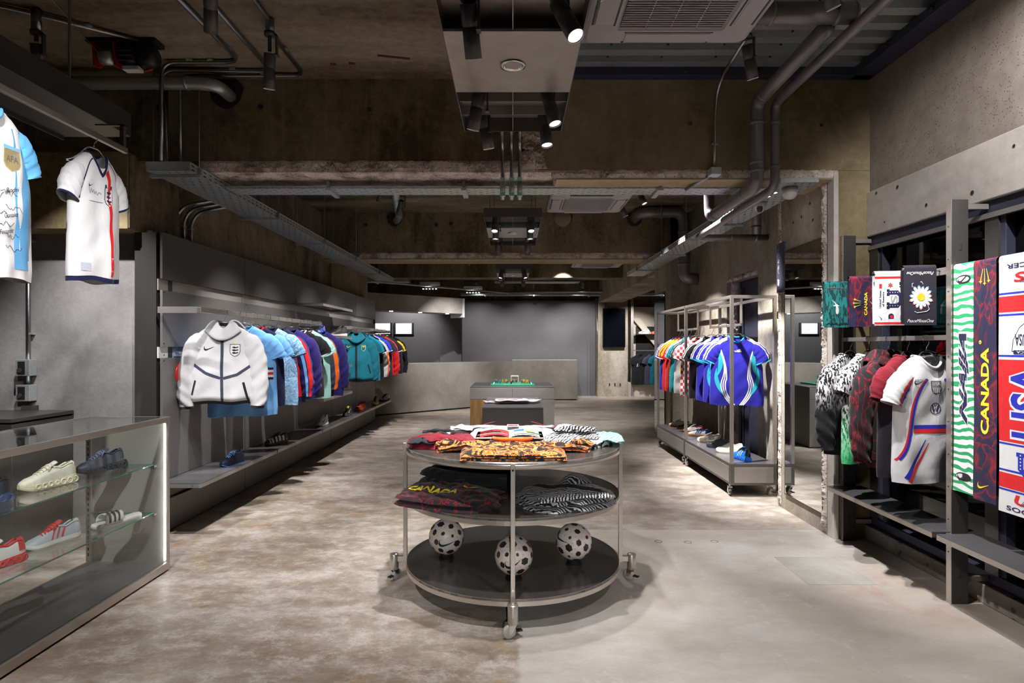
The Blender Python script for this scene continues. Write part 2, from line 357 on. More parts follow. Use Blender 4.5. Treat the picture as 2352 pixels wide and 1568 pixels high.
# concrete wall on the left, upper part brown and bare; steel panels hang below on it
wl=struct(MB().box(-3.3,-3.0,4.99,12.25,0,3.60).build('wall_left',M['wall_brown']))
MB().box(-3.3,-2.96,9.8,12.24,2.30,3.05).build('pier',M['wall_olive'],wl)
for i in range(5):
    y0=4.745+1.467*i+.004; y1=4.745+1.467*(i+1)-.004
    MB().box(-2.79,-2.77,y0,y1,2.035,2.405).build('panel',M['gun'],wl,bevel=.002)
    MB().box(-2.79,-2.77,y0,y1,1.495,1.945).build('panel',M['ribbed'] if i<3 else M['gun'],wl,bevel=.002)
    MB().box(-2.79,-2.77,y0,y1,.437,1.407).build('panel',M['ribbed'] if i!=2 else M['gun'],wl,bevel=.002)
    MB().box(-2.79,-2.77,y0,y1,.02,.270).build('panel',M['gun'],wl,bevel=.002)
    MB().box(-2.812,-2.802,y0,y1,1.945,2.035).build('reflection_strip',M['strip'],wl)  # reflection along the band is put into its lighter steel colour
    MB().box(-2.812,-2.802,y0,y1,1.407,1.495).build('slot_back',M['white'] if i in (0,2) else M['steel_soft'],wl)  # white backs paint in the lit slot interior
    MB().box(-2.812,-2.802,y0,y1,.27,.437).build('slot_back',M['darksteel'],wl)
    m=MB()
    for z in (1.43,1.385,1.93,1.52): m.cyl((-2.77,y0+.02,z),(-2.767,y0+.02,z),.006,8)
    m.build('screw',M['dark'],wl)['kind']='stuff'
MB().box(-2.99,-2.82,4.75,12.08,0,2.40).build('backing',M['darksteel'],wl)
MB().box(-2.99,-2.77,12.08,12.10,0,2.405).build('end_panel',M['gun'],wl,bevel=.002)
MB().box(-2.98,-2.795,4.75,12.08,0,.02).build('kick',M['dark'],wl)
# partition to the left, grey plaster, with the bare concrete block above it
wp=struct(MB().box(-5.2,-2.89,4.82,4.93,0,2.43).build('wall_partition',M['plaster'],bevel=.004))
MB().box(-2.895,-2.80,4.88,4.94,0,2.43).build('edge_trim',M['darksteel'],wp)
wb=struct(MB().box(-5.2,-2.95,4.60,5.0,2.40,2.99).build('wall_upper_block',M['wall_olive'],bevel=.004))
MB().box(-2.985,-2.94,4.61,5.3,2.41,2.985).build('side_face',M['wall_brown'],wb)
# right side: reveal strip, columns, wall with the doorway
wr=struct(MB().box(2.53,2.80,4.68,4.76,0,2.868).build('wall_reveal',M['wall_olive']))
MB().box(2.497,2.535,4.675,4.77,0,2.86).build('plaster_edge',M['band'],wr,bevel=.003)
def column(y0,y1,x0=2.5):
    c=struct(MB().box(x0,3.3,y0,y1,0,3.60).build('column',M['column'])); return c
c1=column(4.76,5.66); c2=column(9.40,10.45,2.47)
rough_strip('rough_edge',c1,10,240,lambda u,v:((2.498,4.78+.075*u,.02+2.84*v),(-1,0,0)),.03,M['rough'],21,16)
rough_strip('rough_edge',c1,8,220,lambda u,v:((2.498,5.59+.06*u,.02+2.86*v),(-1,0,0)),.026,M['rough'],25,16)
MB().box(2.485,2.5,5.50,5.66,2.0,2.46).build('metal_patch',M['navy'],c1)
for y,z in ((5.2,2.62),(5.05,2.70),(5.0,2.55),(5.35,2.6)): MB().lathe([(0,0),(.014,0)],10,M=Matrix.Translation((2.496,y,z))@Matrix.Rotation(R(-90),4,'Y')).build('tie_hole',M['dark'],c1)
def mirror(y0,y1,x,z0,z1,label):
    t=thing('wall_mirror',label,'mirror',(x,(y0+y1)/2,z0)); h=(y1-y0)/2; H=z1-z0
    MB().box(-.012,-.008,-h+.006,h-.006,.006,H-.006).build('mirror_glass',M['mirror'],t)
    MB().box(-.008,0,-h,h,0,H).box(-.013,0,-h,-h+.006,0,H).box(-.013,0,h-.006,h,0,H).box(-.013,0,-h,h,0,.006).box(-.013,0,-h,h,H-.006,H).build('frame',M['darksteel'],t)
mirror(4.83,5.50,2.5,.15,2.376,'tall frameless mirror on the concrete column beside the window rack')
mirror(9.74,10.44,2.47,.02,2.39,'tall mirror on the far concrete column behind the wheeled rack')
ws=struct(MB().box(2.75,3.3,5.66,6.74,0,3.60).box(2.75,3.3,6.74,7.72,2.33,3.60).box(2.75,3.3,7.72,9.40,0,3.60).build('wall_right',M['column']))
rough_strip('rough_edge',ws,10,160,lambda u,v:((2.80+.1*u,7.715,.01+2.32*v),(0,-1,0)),.04,M['rough'],31,14)
rough_strip('rough_edge',ws,80,8,lambda u,v:((2.752,6.74+.98*u,2.31+.06*v),(-1,0,0)),.03,M['rough'],33,14)
d1=struct(MB().box(2.93,2.97,6.74,7.72,0,2.33).build('door_1',M['navy'],bevel=.003))
MB().box(2.915,2.93,6.76,7.70,2.24,2.31).build('door_head',M['navy'],d1); MB().box(2.918,2.93,7.60,7.66,0,2.24).build('door_edge',M['navy'],d1); MB().cyl((2.93,6.86,1.0),(2.89,6.86,1.0),.012,10).build('door_handle',M['chrome'],d1)
# window wall on the right
ww=struct(MB().box(2.78,3.0,-7.0,4.69,2.69,3.60).build('wall_window',M['wall_right']))
MB().box(2.755,3.0,-7.0,4.69,2.35,2.695).build('lintel_band',M['band'],ww,bevel=.006)
for y,z,r in ((4.55,2.66,.011),(4.3,2.64,.013),(4.45,2.42,.008),(4.0,2.44,.012),(3.6,2.42,.014),(3.3,2.60,.01)): MB().lathe([(0,0),(r,0)],10,M=Matrix.Translation((2.752,y,z))@Matrix.Rotation(R(-90),4,'Y')).build('tie_hole',M['dark'],ww)
wk=struct(MB().box(2.74,3.02,-7.0,4.69,0,.115).build('baseboard_window',M['kerb'],bevel=.006))
w1=struct(MB().box(2.78,2.90,-7.0,4.69,2.26,2.35).box(2.78,2.90,-7.0,4.69,.115,.18).build('window_1',M['navy'],bevel=.003))
fr=MB().box(2.765,2.79,-7.0,4.69,2.245,2.275).build('frame',M['steel_soft'],w1)
mulls=[4.60,3.465,2.33,1.2,.06,-1.1,-2.3,-3.45,-4.6,-5.75,-6.9]
for y in mulls: MB().box(2.79,2.90,y-.065,y+.065,.18,2.26).build('mullion',M['navy'],w1,bevel=.003); MB().box(2.775,2.79,y-.03,y+.068,.18,2.26).build('mullion_cap',M['darksteel'],w1)
for a,b in zip(mulls[1:],mulls[:-1]): MB().box(2.845,2.853,a+.065,b-.065,.18,2.26).build('pane',M['winglass'],w1)
MB().box(2.79,2.795,-7.0,4.69,.118,.17).build('sill_flashing',M['steel'],w1)
# street side seen through the glass, unlit
struct(MB().box(3.02,9,-7.0,4.7,-.12,-.02).build('path_outside',M['kerb']))
# far end of the shop
wback=struct(MB().box(-1.55,2.5,18.2,18.4,0,2.88).build('wall_back',M['backwall']))
wbu=struct(MB().box(-6,5.2,18.5,18.7,0,3.6).build('wall_back_upper',M['wall_brown']))
wbl=struct(MB().box(-4.9,-1.36,16.0,16.15,0,2.75).build('wall_back_left',M['backwall']))
MB().box(-1.92,-1.36,15.86,16.0,0,2.75).build('return_panel',M['backwall'],wbl)
wfl=struct(MB().box(-6.2,-5.2,-7.0,19.6,0,3.6).build('wall_far_left',M['wall_brown']))
wfr=struct(MB().box(4.6,5.2,4.7,19.6,0,3.6).build('wall_far_right',M['column']))
wrear=struct(MB().box(-6,5.2,-7.2,-7.0,0,3.8).build('wall_front',M['wall_right']))
pil=struct(MB().box(2.52,3.42,17.9,18.5,0,2.95).build('column',M['column']))
for x in (2.86,3.02,3.18): MB().box(x,x+.035,17.89,17.9,.32,.40).build('socket',M['dark'],pil)
# the alcove with pale boards
alc=struct(MB().box(3.44,4.6,18.35,18.5,0,2.7).build('wall_alcove',M['cream']))
MB().box(3.75,4.6,18.33,18.35,.9,2.1).build('dark_board',M['black'],alc)
MB().box(3.44,4.6,18.0,18.35,0,.42).build('plinth',M['cream'],alc)
ml=MB(); ml.prism([(3.62,2.35),(3.85,2.35),(4.55,1.45),(4.55,1.2)],18.2,18.34,lambda x,z,y:(x,y,z)); ml.build('diagonal_brace',M['cream'],alc)
# soffit box over the counter
A=Vector((-2.95,12.85)); B=Vector((0,15.45)); DIR=(B-A).normalized(); NOR=Vector((-DIR.y,DIR.x))
def slab2(name,mat,p0,p1,thick,z0,z1,parent=None):
    q=[p0,p1,p1+NOR*thick,p0+NOR*thick]; return MB().prism([(v.x,v.y) for v in q],z0,z1).build(name,mat,parent,bevel=.004)
sof=struct(slab2('wall_soffit',M['counter'],A-DIR*1.0,Vector((-1.21,14.38)),.5,2.275,2.645))
slab2('end_cap',M['white'],Vector((-1.2,14.38)),Vector((-1.2,14.38))+DIR*.06,.5,2.19,2.645,sof)
for k in range(3): 
    p=A+DIR*(.45+.75*k)-NOR*(-.1); MB().cyl((p.x,p.y,2.275),(p.x,p.y,2.265),.04,14).build('downlight',M['lens'],sof)

# patches and marks on slab and floor
MB().box(1.86,2.30,3.78,4.28,0,.0012).build('patch',concrete('patch_screed',[(.3,(.29,.275,.255)),(.7,(.37,.355,.335))],3,(1,1,1),.6,bump=.1),flo)
for x,y in ((1.12,4.62),(1.34,4.60),(1.55,4.62)): MB().lathe([(.030,.0),(.030,.0012),(.022,.0012),(.022,0)],20,c=(x,y,0)).build('filled_hole',M['kerb'],flo)
tp=plain((.075,.012,.01),.7,0,'tape'); MB().box(-.115,.115,-.014,.014,-.002,0).build('tape_mark',plain((.05,.02,.016),.8),ceil,loc=(-.86,4.34,3.589),rot=(0,0,.22))
for x,y in ((-1.33,4.45),(-1.19,4.44)): MB().box(-.022,.022,-.016,.016,-.002,0).build('tape_mark',tp,ceil,loc=(x,y,3.589),rot=(0,0,.1))
# ------------------------------------------------------------ big fittings: counter, plinths, shelves, rails
t=thing('service_counter','long pale plaster service counter at the far end, bent in the middle','counter',(0,15.45,0))
def loc2(v): return (v.x,v.y-15.45)
q=[A-DIR*1.4,B,B+NOR*.7,A-DIR*1.4+NOR*.7]
MB().prism([loc2(v) for v in q],.03,1.11).build('angled_front',M['counter'],t,bevel=.006)
MB().prism([loc2(v+NOR*.04) for v in q],0,.03).build('kick',M['dark'],t)
MB().box(-.02,1.80,1.25,1.85,.03,1.117).build('straight_front',M['counter'],t,bevel=.006)
MB().box(.0,1.77,1.29,1.8,0,.03).build('kick',M['dark'],t)
t=thing('display_plinth','low dark grey display block with newspapers on it, in front of the taller one','plinth',(0,8.05,0))
MB().box(-.37,.37,-.75,.74,.01,.745).build('body',M['darksteel'],t,bevel=.003); MB().box(-.372,.372,-.752,.742,.745,.757).build('top',M['shelf'],t,bevel=.002); MB().box(-.34,.34,-.72,.7,0,.01).build('kick',M['dark'],t)
t=thing('display_table','square display block with toy pitch on top, orange wood below the left drawer','table',(0,9.45,0))
MB().box(-.63,.61,-.6,.62,.01,.884).build('body',M['gun'],t,bevel=.003); MB().box(-.632,.612,-.602,.622,.888,.9).build('top',M['shelf'],t,bevel=.002)
MB().box(-.63,-.012,-.612,-.6,.72,.884).build('drawer_front',M['steel_soft'],t,bevel=.002); MB().box(-.008,.61,-.612,-.6,.72,.884).build('drawer_front',M['steel_soft'],t,bevel=.002)
MB().box(-.63,-.012,-.612,-.6,.02,.714).build('door',M['wood'],t,bevel=.002); MB().box(-.008,.61,-.612,-.6,.02,.714).build('door',M['steel_soft'],t,bevel=.002); MB().box(-.6,.58,-.57,.6,0,.01).build('kick',M['dark'],t)
# wall shelves and rails of the left wall
def wall_shelf(y0,y1,z,label,group=None,th=.038,x1=-2.43):
    t=thing('wall_shelf',label,'shelf',(-2.77,(y0+y1)/2,z),0,group); L=(y1-y0)/2; D=x1+2.77
    MB().box(.001,D,-L,L,-.006,0).build('plate',M['shelf'],t); MB().box(D-.012,D,-L,L,-th,-.006).box(.001,D-.012,-L,-L+.004,-th,-.006).box(.001,D-.012,L-.004,L,-th,-.006).build('lip',M['steel_soft'],t,bevel=.001)
    for s in (-1,1):
        for x in (D*.2,D*.8): MB().cyl((x,s*L,-th/2),(x,s*(L+.002),-th/2),.006,8).build('screw',M['chrome'],t)
    return t
low=[(4.68,6.19),(6.21,7.66),(7.68,9.13),(9.15,10.6),(10.62,12.0)]
lbl=['low steel shoe shelf nearest the glass case, navy shoe on it','low steel shelf with the black white and orange shoe','low steel shelf with the plain white shoe','low steel shelf with the yellow lined and orange shoes','low steel shelf at the far end of the left wall']
for (a,b),s in zip(low,lbl): wall_shelf(a,b,.434,s)
wall_shelf(7.72,9.10,1.645,'steel wall shelf between the two clothes rails, at rail height')
wall_shelf(7.72,9.10,1.23,'steel wall shelf between the two clothes rails, chest high')
wall_shelf(7.72,9.10,.825,'steel wall shelf between the two clothes rails, knee high')
wall_shelf(7.70,9.12,2.055,'topmost steel shelf between the two clothes rails, empty')
def wall_rail(y0,y1,label):
    z=1.81; t=thing('clothes_rail',label,'clothes rail',(-2.77,(y0+y1)/2,z)); L=(y1-y0)/2; D=.34
    MB().box(D-.03,D,-L,L,-.045,-.005).build('bar',M['steel'],t,bevel=.002)
    ys=[-L+.005,L-.005]+([-L+1.47] if L>1.3 else [])
    for k in ys: MB().box(.001,D-.03,k-.004,k+.004,-.05,0).build('arm',M['steel_soft'],t)
    return t
wall_rail(4.68,7.66,'near steel clothes rail on the left wall, white jacket first'); wall_rail(9.16,11.98,'far steel clothes rail on the left wall, teal jacket first')
c=tag(MB().box(-.002,.002,-.17,.17,-.035,.035).build('info_card',plain((.42,.5,.66),.6),None),'pale blue printed card in the wall slot behind the white jacket','card'); c.location=(-2.797,5.12,1.452)
m=MB()
for k in range(4): m.box(.0021,.0026,-.13+.03*(k%2),.05,.018-.014*k,.022-.014*k)
m.build('printed_lines',M['navy'],c)
# round button on the wall behind the white jacket
t=thing('round_badge','round red and black disc on the wall left of the white jacket','sign',(-2.77,5.02,1.27))
mr=Matrix.Rotation(R(90),4,'Y'); MB().lathe([(0,.014),(.085,.014),(.095,.006),(.095,0)],32,M=mr).build('red_disc',plain((.75,.02,.02),.35),t,True); MB().lathe([(0,.018),(.035,.018),(.04,.012)],24,M=mr).build('black_centre',M['black'],t,True)

# ------------------------------------------------------------ glass case on the left
t=thing('glass_display_case','long glass shoe case with steel frame at the left, LED strip in its corner','display case',(-2.575,2.6,0))
X0,X1,Y0,Y1,H=-.275,.275,-1.3,1.43,1.03
MB().box(X0,X1,Y0,Y1,.012,.062).build('base',M['steel'],t,bevel=.002); MB().box(X0+.03,X1-.03,Y0+.03,Y1-.03,0,.012).build('kick',M['dark'],t)
MB().box(X0+.02,X1-.02,Y0+.02,Y1-.02,.062,.066).build('floor_plate',M['shelf'],t)
MB().box(X1-.022,X1,Y0,Y1,H-.036,H).box(X0,X0+.012,Y0,Y1,H-.014,H).box(X0+.012,X1-.022,Y1-.012,Y1,H-.014,H).build('top_frame',M['steel'],t,bevel=.002)
MB().box(X1-.02,X1,Y1-.02,Y1,.062,H-.036).build('corner_post',M['steel'],t,bevel=.002); MB().box(X0,X0+.035,Y1-.022,Y1-.002,.062,H-.014).build('rear_post',M['steel'],t,bevel=.002)
m=MB()
for k in range(24): m.box(X0+.012,X0+.022,Y1-.0225,Y1-.0218,.1+.037*k,.122+.037*k)
m.build('slot',M['dark'],t)['kind']='stuff'
MB().box(X0+.035,X1-.02,Y1-.006,Y1,.062,H-.014).build('end_panel',M['strip'],t)
MB().box(X1-.026,X1-.0215,Y1-.026,Y1-.0215,.07,H-.045).build('led_strip',M['led'],t)
MB().box(X0+.012,X1-.022,Y0,Y1-.012,H-.008,H-.001).build('glass_top',M['glass'],t)
MB().box(X1-.012,X1-.006,Y0,Y1-.02,.064,H-.036).build('glass_front',M['glass'],t)
for z in (.715,.394):
    g=MB().box(X0+.04,.18,Y0+.02,Y1-.03,z-.008,z).build('glass_shelf',M['glass'],t)
    MB().box(.18,.1825,Y0+.02,Y1-.03,z-.008,z).box(X0+.04,.18,Y1-.03,Y1-.0275,z-.008,z).build('edge',M['glass_edge'],g)
    MB().box(.16,.19,Y1-.034,Y1-.006,z-.022,z-.008).build('bracket',M['steel'],g)
t=thing('drawer_cabinet','dark low cabinet behind the glass case against the plaster wall','cabinet',(-4.3,4.5,0))
MB().box(-.78,.78,-.28,.31,.0,.95).build('body',M['darksteel'],t,bevel=.003); MB().box(-.785,.785,-.29,.312,.962,.99).build('top',M['darksteel'],t,bevel=.003)

# ------------------------------------------------------------ round table with three shelves
TC=Vector((0,3.85,0)); RT=.675
t=thing('round_display_table','round three tier steel table on casters with shirts and footballs','table',TC)
def tier(z,name,cut=False):
    n=96; pts=[(RT*math.cos(2*PI*k/n),RT*math.sin(2*PI*k/n)) for k in range(n)]
    MB().prism(pts,z-.012,z).build(name,M['tier'],t)
    m=MB(); m.lathe([(RT-.004,z+.001),(RT,z+.001),(RT,z-.037),(RT-.008,z-.037),(RT-.008,z-.012)],96); m.build(name+'_rim',M['steel'],t,False)
    for poly in t.children[-1].data.polygons: poly.use_smooth=abs(poly.normal.z)<.5
for z,nm in ((.884,'top_tier'),(.587,'middle_tier'),(.161,'bottom_tier')): tier(z,nm)
def caster(parent,x,y,z,rz=0,s=1.0,pale=False):
    """swivel caster with its stem up at height z"""
    e=bpy.data.objects.new('caster',None); COL.objects.link(e); e.parent=parent; e.location=(x,y,0); e.rotation_euler=(0,0,rz); r=.036*s
    MB().lathe([(0,-.011*s),(r*.75,-.011*s),(r,-.007*s),(r,.007*s),(r*.75,.011*s),(0,.011*s)],24,M=Matrix.Translation((.02*s,0,r))@Matrix.Rotation(PI/2,4,'X')).build('wheel',plain((.62,.6,.58),.35) if pale else plain((.34,.33,.33),.3),e,True)
    m=MB()
    for sg in (-1,1): m.prism([(.02*s-.008*s,r-.01*s),(.02*s+.01*s,r-.01*s),(.022*s,r*2+.004*s),(-.024*s,r*2+.012*s)],sg*.014*s,sg*.017*s,lambda a,b,c:(a,c,b))
    m.box(-.026*s,.024*s,-.017*s,.017*s,2*r+.004*s,2*r+.010*s); m.build('fork',M['chrome'],e)
    MB().cyl((0,0,2*r+.01*s),(0,0,z),.009*s,12).build('stem',M['chrome'],e)
    MB().box(-.05*s,-.015*s,-.012*s,.012*s,r*.9,r*1.1).build('brake_pedal',M['black'],e)
    return e
for k,(ang) in enumerate((-90,0,90,180)):
    a=R(ang); c,s=math.cos(a),math.sin(a); rot=Matrix.Rotation(a,4,'Z')
    MB().box(RT+.001,RT+.026,-.012,.012,.12,.884,rot).build('leg',M['steel'],t,bevel=.002)
    MB().box(RT+.02,RT+.075,-.013,.013,.125,.158,rot).build('outrigger',M['steel'],t,bevel=.002)
    MB().lathe([(0,.075),(.026,.075),(.028,.078),(.028,.168),(.026,.172),(0,.172)],24,c=((RT+.085)*c,(RT+.085)*s,0)).build('caster_sleeve',M['steel'],t,True)
    caster(t,(RT+.085)*c,(RT+.085)*s,.08,R((200,140,20,60)[k]))
    for z in (.85,.22): MB().cyl(rot@Vector((RT+.026,0,z)),rot@Vector((RT+.029,0,z)),.006,10).build('screw',M['chrome'],t)

# ------------------------------------------------------------ wheeled garment rack on the right
t=thing('wheeled_rack','long wheeled steel rack with shoes on its base and shirts hanging inside','clothes rack',(2.4,7.52,0))
W,L=.215,1.52; p=.016
m=[(-W,-L),(W,-L),(-W,L),(W,L),(-W,.07),(W,.07)]
for x,y in m: MB().box(x-p,x+p,y-p,y+p,.33,2.01).build('post',M['steel'],t,bevel=.002)
for x in (-W,W): MB().box(x-p,x+p,-L+p,L-p,1.978,2.01).build('top_rail',M['steel'],t,bevel=.002)
for y in (-L,.07,L): MB().box(-W+p,W-p,y-p,y+p,1.978,2.01).build('cross_rail',M['steel'],t,bevel=.002)
for y0,y1 in ((-L-p,.07),(.072,L+p)):
    b=MB().box(-W-p,W+p,y0,y1,.115,.322).build('base_box',M['gun'],t,bevel=.003); MB().box(-W-p,W+p,y0,y1,.322,.328).build('base_top',M['shelf'],t)
    MB().box(-W-p-.004,-W-p,y0+.04,y1-.04,.14,.295).build('face_panel',M['steel_soft'],b,bevel=.001)
MB().box(-W+.02,W-.02,-L-p-.004,-L-p,.14,.295).build('end_face',M['steel_soft'],t,bevel=.001)
for y0,y1 in ((-1.2,-.22),(.27,1.2)):
    MB().box(-.012,.012,y0,y1,1.715,1.74).build('hanging_bar',M['steel'],t,bevel=.002)
    for y in (y0,y1): MB().box(-.010,.010,y-.010,y+.010,1.74,1.978).build('drop_rod',M['steel'],t,bevel=.001)
    MB().box(-.012,.012,y0-.01,y1+.01,1.978,2.0).build('bar_carrier',M['steel'],t)
for y in (y0,y1): MB().box(-W,W,y-.01,y+.01,1.982,2.0).build('carrier_cross',M['steel'],t)
for x,y,a in ((-W,-L+.05,80),(W-.02,-L+.05,120),(-W,.0,95),(-W,.15,60),(W-.02,.05,90),(-W,L-.1,100),(W-.02,L-.1,80)): caster(t,x,y,.116,R(a),1.15,True)

# ------------------------------------------------------------ window rack: posts, bars, shelves
t=thing('window_rack','steel post rack standing along the dark window, hung with scarves and shirts','clothes rack',(2.6,3.0,0))
for y in (4.66,3.515,1.2):
    pz=MB().box(-.05,.05,y-3.0-.02,y-3.0+.02,0,2.355).build('post',M['darksteel'],t,bevel=.002)
    MB().box(-.051,-.047,y-3.021,y-2.98,0,2.355).build('edge_plate',M['steel'],pz)
    for z in (2.08,1.86,.80,.56,.36,1.42,.18): MB().box(-.008,.008,y-3.0-.0215,y-3.0-.019,z-.02,z+.02).build('slot',M['dark'],pz)
    for z in (2.30,.13): MB().box(.05,.175,y-3.0-.012,y-3.0+.012,z,z+.03).build('wall_tie',M['steel_soft'],t)
    m=MB()
    for z in [.3+.19*k for k in range(11)]: m.cyl((-.051,y-3.0,z),(-.054,y-3.0,z),.004,6)
    m.build('screw',M['dark'],pz)['kind']='stuff'
MB().box(-.052,-.028,.535,1.645,1.536,1.566).build('bar',M['steel'],t,bevel=.002)
MB().box(-.008,.008,.535,1.645,1.93,1.975).build('bar',M['steel_soft'],t,bevel=.002)
MB().box(-.012,.012,-1.79,.495,1.945,1.975).build('bar',M['steel'],t,bevel=.002)
for y0,y1 in ((.50,1.66),(-1.6,.46)):
    MB().box(-.16,.10,y0,y1,.414,.420).build('shelf',M['shelf'],t)
    MB().box(-.16,-.157,y0,y1,.385,.414).build('shelf_lip',M['steel'],t)
# ------------------------------------------------------------ lamps
def _lamp_meshes():
    d={}
    m=MB(); m.lathe([(0,0),(.034,0),(.036,-.003),(.036,-.082),(.033,-.085),(.033,-.090),(.036,-.093),(.036,-.128),(.0365,-.130),(.0365,-.212),(.033,-.212),(.031,-.172),(0,-.172)],28)
    d['head']=m.build('head',M['lampblack'],None,True); 
    d['lens']=MB().lathe([(0,-.196),(.0315,-.196),(.032,-.198)],24).build('lens',M['lens'],None)
    d['rim']=MB().lathe([(.0318,-.196),(.0334,-.2135),(.0365,-.2125)],28).build('reflector_ring',M['white'],None,True)
    d['mount']=MB().cyl((0,0,0),(0,0,-.022),.034,24).build('mount_plate',M['lampblack'],None,True)
    d['arm']=MB().box(.040,.050,-.014,.014,-.13,-.005).box(0,.050,-.012,.012,-.012,-.002).box(.034,.054,-.02,.02,-.142,-.128).build('yoke_arm',M['lampblack'],None,bevel=.002)
    for o in d.values(): COL.objects.unlink(o)
    return d
LM=_lamp_meshes()
def part_copy(o,parent,rot=None,loc=None):
    c=o.copy(); COL.objects.link(c); c.parent=parent
    if rot is not None: c.rotation_mode='QUATERNION'; c.rotation_quaternion=rot
    if loc: c.location=loc
    return c
def spot_lamp(pos,target,label,group=None,watts=None,angle=58,blend=.8,drop=.03,col=(1,.965,.94)):
    t=thing('spotlight',label,'spotlight',pos,0,group)
    part_copy(LM['mount'],t)
    piv=Vector((0,0,-drop-.015)); d=(Vector(target)-Vector(pos)-piv).normalized()
    q=Vector((0,0,-1)).rotation_difference(d)
    part_copy(LM['arm'],t,loc=(0,0,-.012))
    h=part_copy(LM['head'],t,q,piv); part_copy(LM['rim'],h); part_copy(LM['lens'],h)
    ld=bpy.data.lights.new('spot_beam','SPOT'); ld.energy=LAMP_W if watts is None else watts; ld.spot_size=R(angle); ld.spot_blend=blend; ld.shadow_soft_size=.025; ld.color=col
    lo=bpy.data.objects.new('spot_beam',ld); COL.objects.link(lo); lo.parent=h; lo.location=(0,0,-.216)
    return t
def light_raft(y0,label,lamps,group,w=.315,L=1.86,z=2.90,drop=None):
    t=thing('light_raft',label,'light fixture',(0,y0,z)); H=.095
    MB().box(-w,-w+.004,0,L,0,H).box(w-.004,w,0,L,0,H).box(-w+.004,w-.004,0,.004,0,H).box(-w+.004,w-.004,L-.004,L,0,H).build('side_frame',M['gun'],t)
    MB().box(-w+.004,w-.004,.004,L-.004,H-.006,H).build('back_plate',M['steel_soft'],t)
    MB().box(-w+.004,w-.004,.61,1.25,-.001,.012).build('centre_panel',M['steel_soft'],t)
    for a,b in ((.004,.61),(1.25,L-.004)):
        s=MB().box(-.002,.002,a,b,.005,H-.006)
        for k in (1,2): yy=a+(b-a)*k/3; s.box(-w+.004,w-.004,yy-.002,yy+.002,.03,H-.006)
        s.build('divider',M['steel_soft'],t)
    c=MB().lathe([(.062,-.003),(.062,-.008),(.046,-.006),(.036,.03),(0,.03)],32,c=(0,.93,-.001)).build('downlight_ring',M['chrome'],t,True)
    MB().lathe([(0,.02),(.03,.02)],20,c=(0,.93,-.001)).build('lens',M['darksteel'],c)
    for x in (-w+.06,w-.06):
        for yy in (.2,L-.2): MB().cyl((x,yy,H),(x,yy,3.59-z),.005,8).build('hanging_rod',M['conduit'],t)
    names=['left','right']
    for k,(row,side,tgt,wt,ang) in enumerate(lamps):
        y=(.16,.49,1.37,1.70)[row]; x=(-.19,.19)[side]
        spot_lamp((x,y0+y,z+H-.006),tgt,'%s spotlight, row %s from the camera, on the %s hanging light raft'%(names[side],('one','two','three','four')[row],group),'spotlights under the light rafts',wt,ang,drop=.02)
P=LAMP_W
light_raft(2.06,'nearest hanging steel light raft above the round table',[
 (0,0,(-2.35,3.0,1.9),P*.5,46),(0,1,(2.55,2.6,1.0),P*1.0,52),(1,0,(.0,3.75,.8),P*.8,56),(1,1,(1.3,1.2,0),P*.6,70),
 (2,0,(-.8,4.2,0),P*.9,66),(2,1,(.9,2.8,0),P*.6,66),(3,0,(.25,4.3,.6),P*.3,66),(3,1,(.5,3.3,0),P*.5,70)],'nearest')
light_raft(6.50,'second hanging steel light raft, between the two clothes walls',[
 (r,s,((-.35,.35)[s],6.5+(.16,.49,1.37,1.70)[r]+(-1.2,-.2,.6,1.2)[r],0),P*.55,64) for r in range(4) for s in range(2)],'second')
light_raft(10.9,'third and farthest hanging steel light raft',[
 (r,s,((-.8,.8)[s],10.9+(.16,.49,1.37,1.70)[r]+(-.6,0,.6,1.2)[r],0),P*.45,62) for r in range(4) for s in range(2)],'third')
